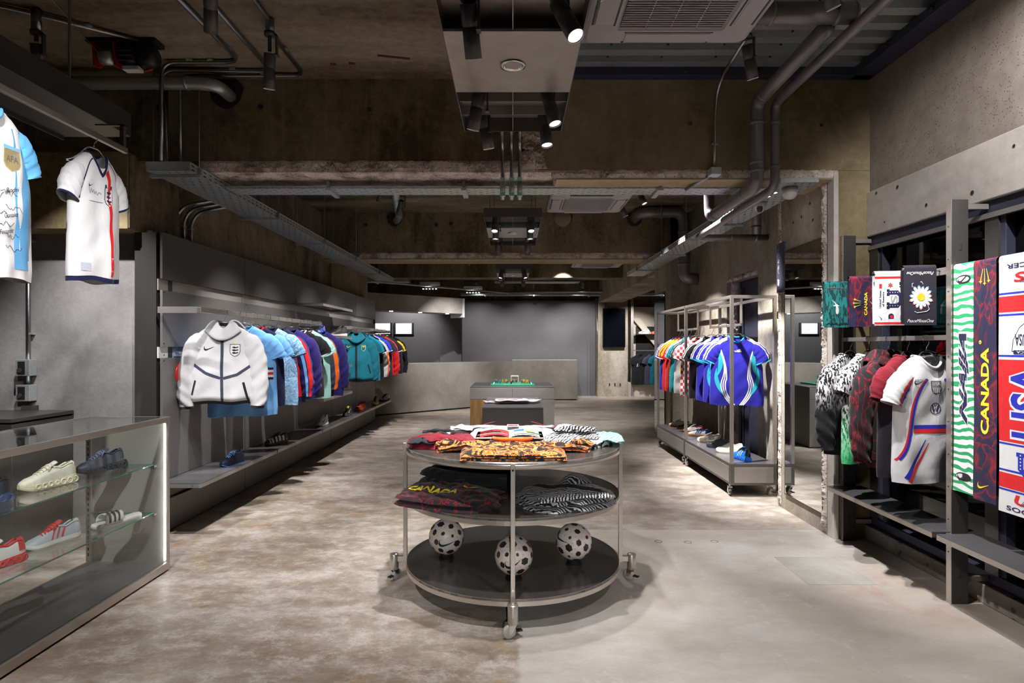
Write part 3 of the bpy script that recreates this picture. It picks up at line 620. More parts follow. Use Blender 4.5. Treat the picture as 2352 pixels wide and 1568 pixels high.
CS=[((-1.55,3.83,3.50),(-1.95,4.7,0),'spotlight hung from a conduit box on the left slab, pointing straight down',1.0,54,.12),
 ((-1.62,3.22,3.52),(-2.5,5.0,1.2),'spotlight at the top edge of the picture above the white jacket',.8,40,.1),
 ((-2.95,3.72,3.45),(-3.35,4.8,1.0),'spotlight over the hanging white shirt beside the dark canopy',1.0,64,.06),
 ((1.52,3.9,3.52),(2.35,4.6,.6),'spotlight on the corrugated ceiling beside the bent thin conduit',1.7,50,.05),
 ((1.62,3.15,3.52),(2.6,3.6,1.2),'spotlight at the top edge in front of the horizontal grey duct',1.6,46,.02),
 ((-1.6,7.4,3.55),(-2.5,8.5,1.0),'left spotlight behind the first beam, nearer of the pair',1.2,54,.05),
 ((-1.5,8.1,3.53),(-2.45,9.7,1.2),'left spotlight behind the first beam, farther of the pair',1.3,50,.05),
 ((1.58,7.6,3.55),(2.7,7.0,.7),'right spotlight behind the first beam, nearer of the pair',2.6,52,.05),
 ((1.45,8.2,3.53),(2.7,8.2,.7),'right spotlight behind the first beam, beside the ceiling cassette',2.2,56,.05),
 ((-1.55,5.6,3.55),(-2.5,5.9,.9),'added spotlight hidden behind the first beam over the light blue shirts',1.3,58,.05),  # unseen lamp added to light the clothes on the near rail
 ((-1.55,6.4,3.55),(-2.5,7.0,.8),'added spotlight hidden behind the first beam over the navy jackets',1.3,58,.05),  # second unseen lamp added for the jackets farther along that rail
 ((1.5,5.7,3.55),(2.75,6.3,.4),'added spotlight hidden behind the first beam over the blue shirts',4.0,58,.05),  # added out of sight to brighten the wheeled rack and its wall
 ((-1.55,10.2,3.55),(-2.45,11.0,1.1),'added unseen left spotlight behind the second beam',1.3,56,.05),  # added behind the beam to light the far left rail
 ((1.5,10.3,3.55),(1.4,12.6,0),'added unseen right spotlight behind the second beam',1.2,66,.05),  # added out of view to brighten the floor past the beam
 ((-1.0,16.2,3.3),(-1.0,18.2,.9),'leftmost spotlight washing the dark back wall',.75,90,.04),
 ((.55,16.2,3.3),(.55,18.2,.9),'middle spotlight washing the dark back wall',.75,90,.04),
 ((1.9,16.2,3.3),(1.9,18.2,.9),'rightmost spotlight washing the dark back wall',1.1,90,.04),
 ((3.6,16.2,3.3),(3.6,18.2,.9),'spotlight over the pale alcove with the black shirts',1.3,74,.04),
 ((-.9,12.6,3.45),(-1.6,14.6,.5),'left spotlight over the bent service counter',1.5,70,.04),
 ((1.2,13.3,3.45),(1.0,16.7,.5),'right spotlight over the straight end of the counter',1.5,66,.04),
 ((-2.6,14.9,3.45),(-2.9,16.0,1.4),'added spotlight behind the counter soffit over the bright screens',.9,90,.04),  # added to lift the dark wall around the screens
 ((-1.6,1.0,3.55),(-2.4,3.2,.4),'added unseen spotlight on the left slab behind the viewpoint',1.7,74,.05),  # added outside the view to light the case and foreground
 ((1.5,.6,3.55),(1.2,2.0,0),'added unseen spotlight on the right deck behind the viewpoint',.7,74,.05),  # fill lamp added out of view for the foreground floor
 ((.3,-6.2,3.2),(0,3.7,.2),'added unseen spotlight far behind the viewpoint aimed low at the round table',5.0,16,.05),  # unseen lamp added to light the footballs and table front
 ((2.0,1.9,3.55),(2.8,3.3,2.6),'added unseen spotlight that washes the pitted wall above the window',.9,66,.05)]  # added out of view to brighten the wall over the window
for p,tg,lb,w,ang,dr in CS:
    s=spot_lamp(p,tg,lb,'spotlights on the bare ceiling',P*w,ang,drop=dr)
    zt=3.59-p[2]
    if zt>.005: MB().cyl((0,0,0),(0,0,zt),.028,16).build('stem',M['conduit'],s,True)
    if dr>.05: MB().cyl((0,0,-dr),(0,0,0),.012,10).build('drop_stem',M['lampblack'],s)

# ------------------------------------------------------------ ceiling cassettes
def cassette(x,y,z,label,w=.95):
    t=thing('ceiling_cassette',label,'air conditioner',(x,y,z)); h=w/2
    m=MB(); g=.26
    def rr(s,zz,rd): 
        pts=[]
        for cx,cy,a0 in ((s-rd,s-rd,0),(-s+rd,s-rd,90),(-s+rd,-s+rd,180),(s-rd,-s+rd,270)):
            for k in range(5): a=R(a0+22.5*k); pts.append((cx+rd*math.cos(a),cy+rd*math.sin(a),zz))
        return pts
    rings=[rr(h-.03,.06,.05),rr(h,.045,.05),rr(h,.012,.05),rr(h-.02,0,.05),rr(.30,-.012,.02),rr(.285,.006,.02)]
    n=20; vs=[p for r in rings for p in r]; fs=[(i*n+k,i*n+(k+1)%n,(i+1)*n+(k+1)%n,(i+1)*n+k) for i in range(5) for k in range(n)]
    m.add(vs,fs).build('panel',M['acwhite'],t)
    MB().box(-.285,.285,-.285,.285,.01,.02).build('filter',M['dark'],t)
    m=MB()
    for k in range(26): yy=-.275+.022*k; m.box(-.283,.283,yy,yy+.007,-.006,.004)
    for xx in (-.14,0,.14): m.box(xx-.003,xx+.003,-.283,.283,-.004,.006)
    m.build('grille',M['acwhite'],t)
    for k in range(4):
        rot=Matrix.Rotation(k*PI/2,4,'Z'); lv=MB().box(-.24,.24,-.43,-.335,-.013,-.006,rot).build('louver',M['acwhite'],t,bevel=.003)
        MB().box(-.25,.25,-.325,-.315,-.012,-.004,rot).box(-.25,.25,-.445,-.435,-.006,-.001,rot).build('air_slot',M['dark'],lv)
    MB().box(-.41,.41,-.41,.41,.05,3.60-z).build('casing',M['galv'],t)
    return t
cassette(.88,3.07,3.28,'large ceiling air conditioner cassette at the top edge, near the light raft')
cassette(.90,7.28,3.22,'ceiling air conditioner cassette seen just past the first beam')
cassette(1.62,11.4,3.05,'far ceiling air conditioner cassette past the second beam')

# ------------------------------------------------------------ cable trays
def tray(label,axis,a0,a1,b0,b1,z,rods,endplate=True,pitch=.085,rows=5,hang=3.59,fh=.06):
    """perforated tray: axis 'y' runs along y from a0 to a1 between x=b0..b1"""
    t=thing('cable_tray',label,'cable tray',(((b0+b1)/2,(a0+a1)/2,z) if axis=='y' else ((a0+a1)/2,(b0+b1)/2,z)))
    ca,cb=(a0+a1)/2,(b0+b1)/2
    L=(a1-a0)/2; Wd=(b1-b0)/2
    def f(a,b,zz): return (b,a,zz) if axis=='y' else (a,b,zz)
    def perf(name,lo,hi,nrow,pt,fn):
        A_=[-L]; n=int(2*L/pt)
        for k in range(n):
            s=-L+pt*k+pt*.25; A_+= [s,s+pt*.5]
        A_.append(L); B_=[lo]; rp=(hi-lo)/nrow
        for k in range(nrow): c=lo+rp*(k+.5); B_+=[c-rp*.17,c+rp*.17]
        B_.append(hi); vs=[fn(a,b) for a in A_ for b in B_]; w=len(B_); fs=[]
        for i in range(len(A_)-1):
            for j in range(w-1):
                if i%2==1 and j%2==1 and 1<=i<len(A_)-2: 
                    if (j//2+i//2)%2==0 or nrow<4: continue
                fs.append((i*w+j,i*w+j+1,(i+1)*w+j+1,(i+1)*w+j))
        m=MB(); m.add(vs,fs); return m.build(name,M['galv'],t,solid=.0016)
    perf('tray_floor',-Wd,Wd,rows*2,pitch,lambda a,b:f(a,b,0))
    perf('side_flange',0,fh,2,pitch,lambda a,b:f(a,-Wd,b)); perf('side_flange',0,fh,2,pitch,lambda a,b:f(a,Wd,b))
    m=MB()
    for s in (-1,1): m.tube([f(-L,s*Wd,fh+.002),f(L,s*Wd,fh+.002)],.004,6)
    m.build('rolled_edge',M['galv'],t)
    if endplate:
        e=MB(); p=[f(-L-.003,-Wd,-.002),f(-L+.0,Wd,.065)]
        e.box(min(p[0][0],p[1][0]),max(p[0][0],p[1][0]),min(p[0][1],p[1][1]),max(p[0][1],p[1][1]),-.002,.066); e.build('end_plate',M['galv'],t)
    for a in rods:
        r=MB()
        for s in (-1,1): r.cyl(f(a-ca,s*(Wd+.012),-.015),f(a-ca,s*(Wd+.012),hang-z),.0045,6); r.box(*[v for q in zip(f(a-ca-.012,s*(Wd+.012)-.012,0),f(a-ca+.012,s*(Wd+.012)+.012,0)) for v in sorted(q)][:4],-.012,.05)
        r.build('threaded_rod',M['conduit'],t)
        MB().box(*[v for q in zip(f(a-ca-.02,-Wd-.03,0),f(a-ca+.02,Wd+.03,0)) for v in sorted(q)][:4],-.022,-.002).build('strut',M['galv'],t)
    return t
tray('perforated cable tray running back along the left wall','y',4.39,11.9,-2.68,-2.36,2.782,(4.5,6.0,7.5,9.0,10.6))
tray('perforated cable tray running back along the right wall','y',4.69,11.0,2.09,2.386,2.782,(6.3,7.2,8.4,10.1))
tray('shallow perforated cable tray crossing under the first beam','x',-2.34,2.07,4.90,5.11,2.787,(-1.5,-.4,1.2),False,.05,3,2.86,.012)
tray('perforated cable tray crossing in front of the dark back wall','x',-1.5,4.4,17.2,17.5,2.96,(-.8,.6,2.2),False,.09,3)
tray('short perforated tray hanging at the end of the counter soffit','x',-3.4,-2.2,12.6,12.9,2.86,(-2.9,),False,.09,3)

# ------------------------------------------------------------ pipes and conduits
def pipe(name,label,cat,path,r,mat,bend=.08,bands=None,group=None,n=14):
    P=[Vector(p) for p in path]; o=P[0]
    t=thing(name,label,cat,o,0,group); pts=[p-o for p in arcpts(P,bend,7)]
    MB().tube(pts,r,n).build('tube',mat,t,True)
    if bands:
        for p,d in bands:
            p=Vector(p)-o; d=Vector(d).normalized(); MB().tube([p-d*.01,p+d*.01],r*1.09,n).build('joint_band',mat,t,True)
    return t
D_=M['duct']; Y_=(0,1,0); Z_=(0,0,1); X_=(1,0,0)
t=pipe('refrigerant_pipe','thicker dark grey pipe running down the first beam and back under it','pipe',[(1.84,3.52,3.37),(1.84,4.53,3.34),(1.84,4.53,2.71),(1.84,5.62,2.70),(1.84,5.66,3.57)],.049,D_,.10,[((1.84,4.40,3.345),Y_),((1.84,4.53,3.18),Z_),((1.84,4.53,2.88),Z_),((1.84,4.53,2.82),Z_),((1.84,4.75,2.71),Y_),((1.84,5.45,2.70),Y_)])
pipe('refrigerant_pipe','thinner dark grey pipe beside the thick one, bending to the right wall','pipe',[(1.985,-1.5,3.37),(1.985,4.55,3.34),(1.985,4.55,2.70),(1.985,6.47,2.67),(2.74,6.47,2.67)],.034,D_,.09,[((1.985,4.55,3.19),Z_),((1.985,4.55,2.86),Z_),((1.985,6.3,2.673),Y_),((2.35,6.47,2.67),X_),((2.62,6.47,2.67),X_)])
pipe('drain_pipe','upright grey pipe that joins the cross pipe on the right wall','pipe',[(2.62,6.47,2.70),(2.62,6.47,3.57)],.052,D_,.05,[((2.62,6.47,2.78),Z_)])
t=pipe('vent_duct','horizontal dark grey duct at the top right beside the air conditioner','duct',[(1.42,3.5,3.44),(1.98,3.5,3.44)],.062,D_,.05,[((1.5,3.5,3.44),X_),((1.88,3.5,3.44),X_)],n=24)
MB().lathe([(0,.03),(.035,.028),(.055,.015),(.064,0)],24,M=Matrix.Translation((.56,0,0))@Matrix.Rotation(PI/2,4,'Y')).build('end_dome',D_,t,True)
pipe('vent_duct','dark elbow duct that leaves the second beam and turns down to the right wall','duct',[(1.9,9.39,3.50),(1.9,8.95,3.50),(2.55,8.95,3.50),(2.55,8.95,2.52),(2.75,8.95,2.50)],.085,D_,.18,[((2.2,8.95,3.5),X_),((2.55,8.95,3.2),Z_),((2.55,8.95,2.72),Z_)],n=20)
pipe('vent_duct','galvanised duct entering the round hole at the upper left','duct',[(-4.2,4.5,3.47),(-2.36,4.5,3.47),(-2.22,4.52,3.46),(-2.20,4.69,3.45)],.047,M['galv'],.10,[((-2.62,4.5,3.47),X_),((-2.44,4.5,3.47),X_)],n=20)
pipe('flexible_duct','pale flexible duct behind the dark canopy at the far upper left','duct',[(-4.6,4.2,3.38),(-3.9,4.05,3.40),(-3.55,4.2,3.33),(-3.3,4.4,3.30)],.075,M['galv'],.2)
pipe('vent_duct','galvanised pipe slanting into the left hole of the second beam','duct',[(-1.35,6.6,3.56),(-1.72,9.1,3.47),(-1.82,9.39,3.46)],.055,M['galv'],.1,n=18)
CN=M['conduit']
def conduit(label,path,r=.0135,bend=.09,group=None,clips=()):
    t=pipe('conduit',label,'conduit',path,r,CN,bend,None,group,10); o=Vector(path[0])
    if clips:
        for p in clips: p=Vector(p)-o; MB().box(p.x-.022,p.x+.022,p.y-.022,p.y+.022,p.z-.007,p.z+.007).build('clip',M['galv'],t)
    return t
conduit('left conduit of the upper left group, bending off along the slab',[(-2.563,4.38,2.85),(-2.563,4.38,3.572),(-1.99,4.38,3.572),(-1.99,1.5,3.572)],.016,.11,None,[(-2.2,4.38,3.58),(-1.99,4.2,3.58),(-2.35,4.38,3.58)])
conduit('middle conduit of the upper left group, bending towards the viewpoint',[(-2.62,4.48,2.85),(-2.62,4.48,3.56),(-1.82,4.53,3.572),(-1.82,1.5,3.572)],.014,.10,None,[(-2.1,4.51,3.575)])
conduit('right conduit of the upper left group, on the slab by the hanging spotlight',[(-2.52,4.55,2.85),(-2.52,4.55,3.55),(-1.60,4.60,3.572),(-1.60,3.9,3.572),(-1.55,3.83,3.572),(-1.5,1.5,3.572)],.0135,.09,None,[(-1.9,4.58,3.575),(-1.6,4.2,3.575)])
for x,l in ((-2.70,'first'),(-2.665,'second')): conduit('short upright conduit behind the left cable tray, %s from the left'%l,[(x,4.62,2.85),(x,4.62,3.57)],.014)
conduit('conduit with a box that feeds the spotlight above the canopy',[(-4.4,3.0,3.57),(-2.98,3.72,3.565),(-2.5,4.1,3.57)],.014,.2,None,[(-2.75,3.9,3.575)])
for k,x in enumerate((-1.0,)): pass
for x,l in ((-.078,'left'),(-.010,'middle'),(.052,'right')):
    t=conduit('%s of the three upright conduits under the light raft end'%l,[(x,4.0,3.05),(x,4.60,3.05),(x,4.60,2.62)],.0135,.12)
    for z in (2.775,2.66): MB().box(-.02,.02,.58,.62,z-3.05-.014,z-3.05+.014).build('green_cap',plain((.35,.62,.54),.5),t,bevel=.003)
    MB().cyl((0,.6,-.39),(0,.6,-.29),.02,12).build('coupling',M['galv'],t,True)
for k,(x,l) in enumerate(((-2.965,'left'),(-2.965,'middle'),(-2.965,'right'))):
    y=5.30+.125*k; conduit('%s of three short conduits curving down onto the steel panels'%l,[(-2.66,y+.02,2.79),(-2.972,y,2.73),(-2.972,y,2.395)],.0145,.16,None,[(-2.98,y,2.58)])
t=conduit('thin bent conduit on the olive wall at the right',[(1.56,3.92,3.57),(1.56,4.645,3.50),(1.56,4.645,2.86)],.0125,.28,None,[(1.56,4.66,3.06)])
MB().box(-.05,.035,.66,.75,-.76,-.70).build('conduit_body',M['galv'],t,bevel=.008); MB().tube([(-.02,.72,-.745),(-.16,.95,-.80)],.014,10).build('side_branch',CN,t,True)
for k,(y,l) in enumerate(((8.6,'first'),(8.85,'second'),(12.3,'third'))): pass
t=conduit('conduit with two switch boxes on the grey plaster partition',[(-3.87,4.80,2.40),(-3.87,4.80,1.06)],.016,.05,None,[(-3.85,4.81,1.60),(-3.85,4.81,2.34)])
for z,w in ((1.33,.055),(1.13,.055)):
    b=MB().box(-.055,.055,-.06,.018,z-2.40-.065,z-2.40+.065).build('switch_box',M['galv'],t,bevel=.004); MB().box(-.035,.02,-.064,-.06,z-2.40-.05,z-2.40+.05).build('dark_face',M['black'],b)
    MB().cyl((-.02,-.064,z-2.42),(-.02,-.07,z-2.42),.018,16).build('socket',M['darksteel'],b)
MB().box(-.02,.07,-.05,.018,-1.42,-1.37).build('junction',M['darksteel'],t,bevel=.003)
conduit('conduit crossing above the dark back wall and bending up at its right end',[(-.4,16.9,3.03),(2.85,16.9,3.03),(2.85,16.9,3.58)],.022,.2)
conduit('conduit dropping behind the black screen, left of the two',[(2.72,17.85,2.95),(2.72,17.85,2.4)],.016)
conduit('conduit dropping behind the black screen, right of the two',[(2.80,17.85,2.95),(2.80,17.85,2.4)],.016)
conduit('upright conduit between the dark back wall and the far pillar',[(2.505,17.86,2.95),(2.505,17.86,.5)],.014)

# lighting rail in the far left and the wide raft
t=thing('lighting_rail','thin pale lighting rail slanting above the counter soffit','lighting rail',(-2.9,12.2,2.82))
v=Vector((2.8,2.9,.02)); MB().tube([(0,0,0),v],.022,8).build('rail',M['steel_soft'],t)
for f in (.28,.62,.9): MB().cyl(v*f,v*f+Vector((0,0,.75)),.006,6).build('rod',CN,t)
for f in (.38,.70):
    p=v*f; MB().box(p.x-.22,p.x+.22,p.y-.04,p.y+.04,.03,.10).build('driver_box',M['galv'],t,bevel=.004)
    m=MB()
    for k in range(5): m.cyl((p.x-.14+.07*k,p.y-.05,-.05),(p.x-.14+.07*k,p.y-.05,-.06),.017,10)
    m.build('led_dot',M['lens'],t)
t=thing('light_raft','wide thin light raft in front of the dark back wall','light fixture',(.6,14.9,3.08))
MB().box(-1.05,1.05,-.25,.25,0,.09).build('frame',M['gun'],t,bevel=.003); MB().box(-.35,.95,-.22,.22,-.004,0).build('panel',M['steel_soft'],t); 
for x in (-.9,.9): MB().cyl((x,0,.09),(x,0,.51),.006,6).build('rod',CN,t)
# detectors and camera on the right tray
t=thing('smoke_detector','white round detector under the near end of the right cable tray','detector',(2.24,4.86,2.78))
MB().lathe([(0,0),(.062,0),(.062,-.035),(.055,-.045)],28).build('base',M['acwhite'],t,True); MB().lathe([(.055,-.045),(.052,-.065),(.04,-.082),(.02,-.09),(0,-.092)],28).build('dome',M['white'],t,True)
t=thing('dome_camera','white dome camera under the right cable tray','camera',(2.2,5.36,2.78))
MB().lathe([(0,0),(.058,0),(.062,-.012),(.058,-.03),(.045,-.035)],28).build('base',M['acwhite'],t,True); MB().lathe([(.046,-.03),(.046,-.045),(.038,-.065),(.02,-.078),(0,-.08)],28).build('housing',M['white'],t,True)
MB().lathe([(.036,-.04),(.032,-.06),(.015,-.085),(0,-.088)],20,c=(-.004,-.012,0)).build('lens_dome',M['black'],t,True)
for y,l in ((5.0,'nearer'),(5.13,'farther')):
    t=thing('tray_downlight','small round downlight in the right cable tray, %s of two'%l,'downlight',(2.17,y,2.78))
    MB().lathe([(0,.01),(.03,.01),(.036,-.004),(.03,-.006)],24).build('ring',M['chrome'],t,True); MB().lathe([(0,-.003),(.027,-.003)],24).build('lens',M['lens'],t)
# winch at upper left
t=thing('electric_winch','black electric winch with red side plates on the slab at the upper left','winch',(-2.66,4.12,3.56))
MB().box(-.23,.24,-.06,.06,.0,.03).build('base_plate',M['black'],t,bevel=.003)
MB().tube([(-.02,0,-.08),(.10,0,-.08)],.062,20).tube([(.10,0,-.08),(.19,0,-.08),(.22,0,-.08)],lambda f:.07-.03*max(0,f-.5),20).build('motor',M['black'],t,True)
m=MB()
for k in range(14): a=2*PI*k/14; m.box(-.01,.09,-.003,.003,.058,.07,Matrix.Translation((0,0,-.08))@Matrix.Rotation(a,4,'X'))
m.build('cooling_fin',M['lampblack'],t)
MB().tube([(-.16,0,-.08),(-.07,0,-.08)],.05,20).build('drum',M['galv'],t,True)
for x in (-.185,-.045): MB().prism([(-.055,-.0),(.055,-.0),(.06,-.11),(.02,-.15),(-.04,-.15)],x-.006,x+.006,lambda a,b,c:(c,a,b)).build('red_plate',plain((.35,.015,.015),.4),t)
MB().box(.0,.11,-.03,.03,-.175,-.15).build('rating_plate',M['white'],t); MB().tube([(.12,-.02,-.15),(.16,-.03,-.19),(.19,0,-.16)],.006,6).build('wire',plain((.5,.02,.02),.5),t)
for s in (-.2,.21): MB().cyl((s,.0,-.004),(s,0,0),.012,6).build('bolt',M['chrome'],t)
for a,b,l in (((-2.80,4.1,3.47),(-2.42,2.3,3.57),'thin steel cable running from the winch towards the viewpoint'),((-2.99,3.4,3.57),(-2.99,3.4,2.98),'thin steel cable hanging down to the dark canopy')):
    o=Vector(a); tag(MB().tube([(0,0,0),Vector(b)-o],.0022,5).build('steel_cable',CN,None,loc=a),l,'cable')

# hanging canopy with the shirt rail at upper left
t=thing('hanging_canopy','long dark steel canopy hung over the shirt rail at the upper left','canopy',(-2.42,2.6,2.82))
MB().box(0,.012,-1.5,1.19,0,.145).build('fascia',M['darksteel'],t,bevel=.002); MB().box(-.42,0,-1.5,1.19,.0,.012).build('underside',M['darksteel'],t)
MB().box(-.42,-.41,-1.5,1.19,-.02,.145).build('fascia',M['darksteel'],t); MB().box(-.42,.0,1.178,1.19,.012,.145).build('end_plate',M['darksteel'],t)
for y in (-1.2,.95): MB().cyl((-.2,y,.012),(-.2,y,.76),.008,8).build('rod',CN,t)
t=thing('shirt_rail','slim steel rail under the dark canopy with the two hanging shirts','clothes rail',(-2.33,2.4,2.675))
MB().box(-.012,.012,-1.4,1.22,-.016,.016).build('bar',M['steel'],t,bevel=.002)
for y in (-1.1,0,1.19): MB().box(-.012,.012,y-.012,y+.012,.016,.147).build('hanger_post',M['gun'],t)
for y in (-1.1,0,1.19): MB().box(-.16,.012,y-.012,y+.012,.140,.147).build('bracket',M['gun'],t)
# ------------------------------------------------------------ cloth materials
def cloth_base(t,c,rough=.85):
    v=t.coord('Object'); w=t.noise(v,260,2); f=t.noise(t.coord('Object',(1,1,.6)),9,3,.5,.2); h=t.math('ADD',t.math('MULTIPLY',w,.03),f); t.set(col=c,rough=rough,spec=.2,sheen=.12); t.bump(h,.42,.022); return t.m
_cl={}
def cloth(col,name='cloth',rough=.85):
    k=(tuple(round(x,4) for x in col),rough)
    if k not in _cl:
        t=NT(name+'_fabric'); v=t.coord('Object'); f=t.noise(v,9,3); _cl[k]=cloth_base(t,t.mix(t.math('MULTIPLY',f,.18),col,tuple(x*.7 for x in col)),rough)
    return _cl[k]
def pat(name,scale,stops,src='noise',rot=(0,0,0),detail=2,dist=0,interp='CONSTANT',nscale=1,rough=.85,grad=None):
    t=NT(name); v=t.coord('Object',scale,rot)
    if src=='noise': f=t.noise(v,nscale,detail,.5,dist)
    else:
        w=t.n('ShaderNodeTexWave',bands_direction='Z' if src=='wavez' else 'X'); t.l(v,w.inputs[0]); w.inputs['Scale'].default_value=nscale; w.inputs['Distortion'].default_value=dist; w.inputs['Detail'].default_value=detail; w.inputs['Detail Scale'].default_value=1.5
        f=w.outputs['Fac']
    c=t.ramp(f,stops,interp)
    if grad:
        z0,z1,gc=grad; vz=t.n('ShaderNodeSeparateXYZ'); t.l(t.coord('Object'),vz.inputs[0]); g=t.ramp(t.math('DIVIDE',t.math('SUBTRACT',vz.outputs[2],z0),z1-z0),[(0,0),(1,1)])
        c=t.mix(g,c,gc)
    return cloth_base(t,c,rough)
K=(.012,.012,.016); Wt=(.62,.62,.64); RED=srgb(200,25,35); NV=srgb(28,28,70); GR=srgb(20,150,75); TEAL=srgb(10,105,120)
PT={}
PT['zebra']=pat('zebra_cloth',(44,44,11),[(0,Wt),(.52,K)],detail=1,nscale=2.2,dist=.25)
PT['zebragrad']=pat('zebra_fade_cloth',(44,44,11),[(0,Wt),(.50,K)],detail=1,nscale=2.2,dist=.25,grad=(-.26,-.42,K))
PT['zebragreen']=pat('zebra_green_cloth',(44,44,11),[(0,Wt),(.52,K)],detail=1,nscale=2.2,dist=.25,grad=(-.35,-.8,srgb(30,190,110)))
PT['redcamo']=pat('red_black_cloth',(5,5,3.2),[(0,K),(.42,(.02,.012,.016)),(.485,(.07,.008,.014)),(.51,(.26,.012,.02)),(.525,(.06,.008,.013)),(.55,K)],detail=4,nscale=1.4,dist=2.0,interp='LINEAR')
PT['redfade']=pat('red_fade_cloth',(14,14,60),[(0,(.10,.006,.012)),(.5,(.19,.009,.02)),(.8,(.07,.006,.012))],detail=3,nscale=1,interp='LINEAR',grad=(-.24,-.34,(.016,.014,.02)))
PT['tiger']=pat('orange_black_cloth',(13,13,10),[(0,(.015,.011,.01)),(.45,(.68,.15,.012)),(.515,(.72,.42,.20)),(.535,(.70,.17,.015)),(.56,(.015,.011,.01)),(.68,(.70,.20,.02))],detail=3,nscale=1.2,dist=1.3)
PT['redblue']=pat('red_navy_cloth',(7,7,5),[(0,(.012,.013,.05)),(.42,(.016,.014,.05)),(.50,(.09,.010,.03)),(.535,(.24,.012,.025)),(.55,(.06,.012,.035)),(.60,(.014,.014,.05))],detail=2,nscale=1.1,dist=1.2,interp='LINEAR')
PT['tealdash']=pat('teal_dash_cloth',(60,60,14),[(0,(.01,.15,.15)),(.52,(.006,.035,.04))],detail=2,nscale=1.4,dist=.4)
PT['greendash']=pat('green_dash_cloth',(1,1,1),[(0,(.80,.82,.84)),(.56,(.02,.36,.13))],src='wavez',nscale=7.2,dist=4.2,detail=1.2)
PT['marble']=pat('blue_marble_cloth',(14,14,14),[(0,srgb(80,140,205)),(.45,srgb(130,185,232)),(.5,srgb(205,228,248)),(.56,srgb(110,170,225))],detail=5,nscale=1.6,dist=1.2,interp='LINEAR')
PT['zebraflat']=pat('zebra_band_cloth',(1,1,1),[(0,Wt),(.47,K)],src='wavex',nscale=18,dist=5,detail=2.5,rot=(0,0,.5))
PT['zebraback']=pat('zebra_band_dark_cloth',(1,1,1),[(0,(.36,.36,.37)),(.45,K)],src='wavex',nscale=19,dist=5,detail=2.5,rot=(0,0,-.9))
PT['crimson']=pat('crimson_cloth',(8,30,8),[(0,(.05,.006,.01)),(.45,(.15,.009,.018)),(.6,(.23,.012,.026)),(.75,(.035,.008,.012))],detail=4,nscale=1.5,dist=.8,interp='LINEAR')
PT['mintband']=pat('mint_band_cloth',(1,1,1),[(0,srgb(190,226,212)),(.55,srgb(90,190,165))],src='wavex',nscale=14,dist=4,detail=2,rot=(0,0,.5))
PT['check']=NT('red_check_cloth')
def _chk():
    t=PT['check']; v=t.coord('Object',(1,0,1)); c=t.n('ShaderNodeTexChecker'); t.l(v,c.inputs[0]); c.inputs['Scale'].default_value=26; c.inputs['Color1'].default_value=(.6,.03,.04,1); c.inputs['Color2'].default_value=(.75,.75,.76,1); PT['check']=cloth_base(t,c.outputs[0])
_chk()
PT['strips']=pat('teal_white_cloth',(10,10,3),[(0,srgb(120,190,180)),(.5,srgb(160,212,203))],detail=2,nscale=1.4,interp='LINEAR')
C_={'white':(.66,.66,.685),'jacket':(.56,.56,.585),'navy':srgb(26,28,66),'indigo':srgb(38,28,98),'royal':srgb(30,40,170),'blue':srgb(36,32,150),'sky':srgb(112,172,232),'black':(.012,.012,.015),'red':srgb(205,28,34),'teal':srgb(14,98,116),'cyan':srgb(24,146,180),'grey':(.25,.25,.27),'orange':srgb(232,105,35),'yellow':srgb(235,215,50),'turq':srgb(30,150,165),'slate':srgb(60,64,84),'charcoal':srgb(34,32,44),'argent':srgb(95,170,225)}
def CM(c): return PT[c] if c in PT else cloth(C_[c] if isinstance(c,str) else c)

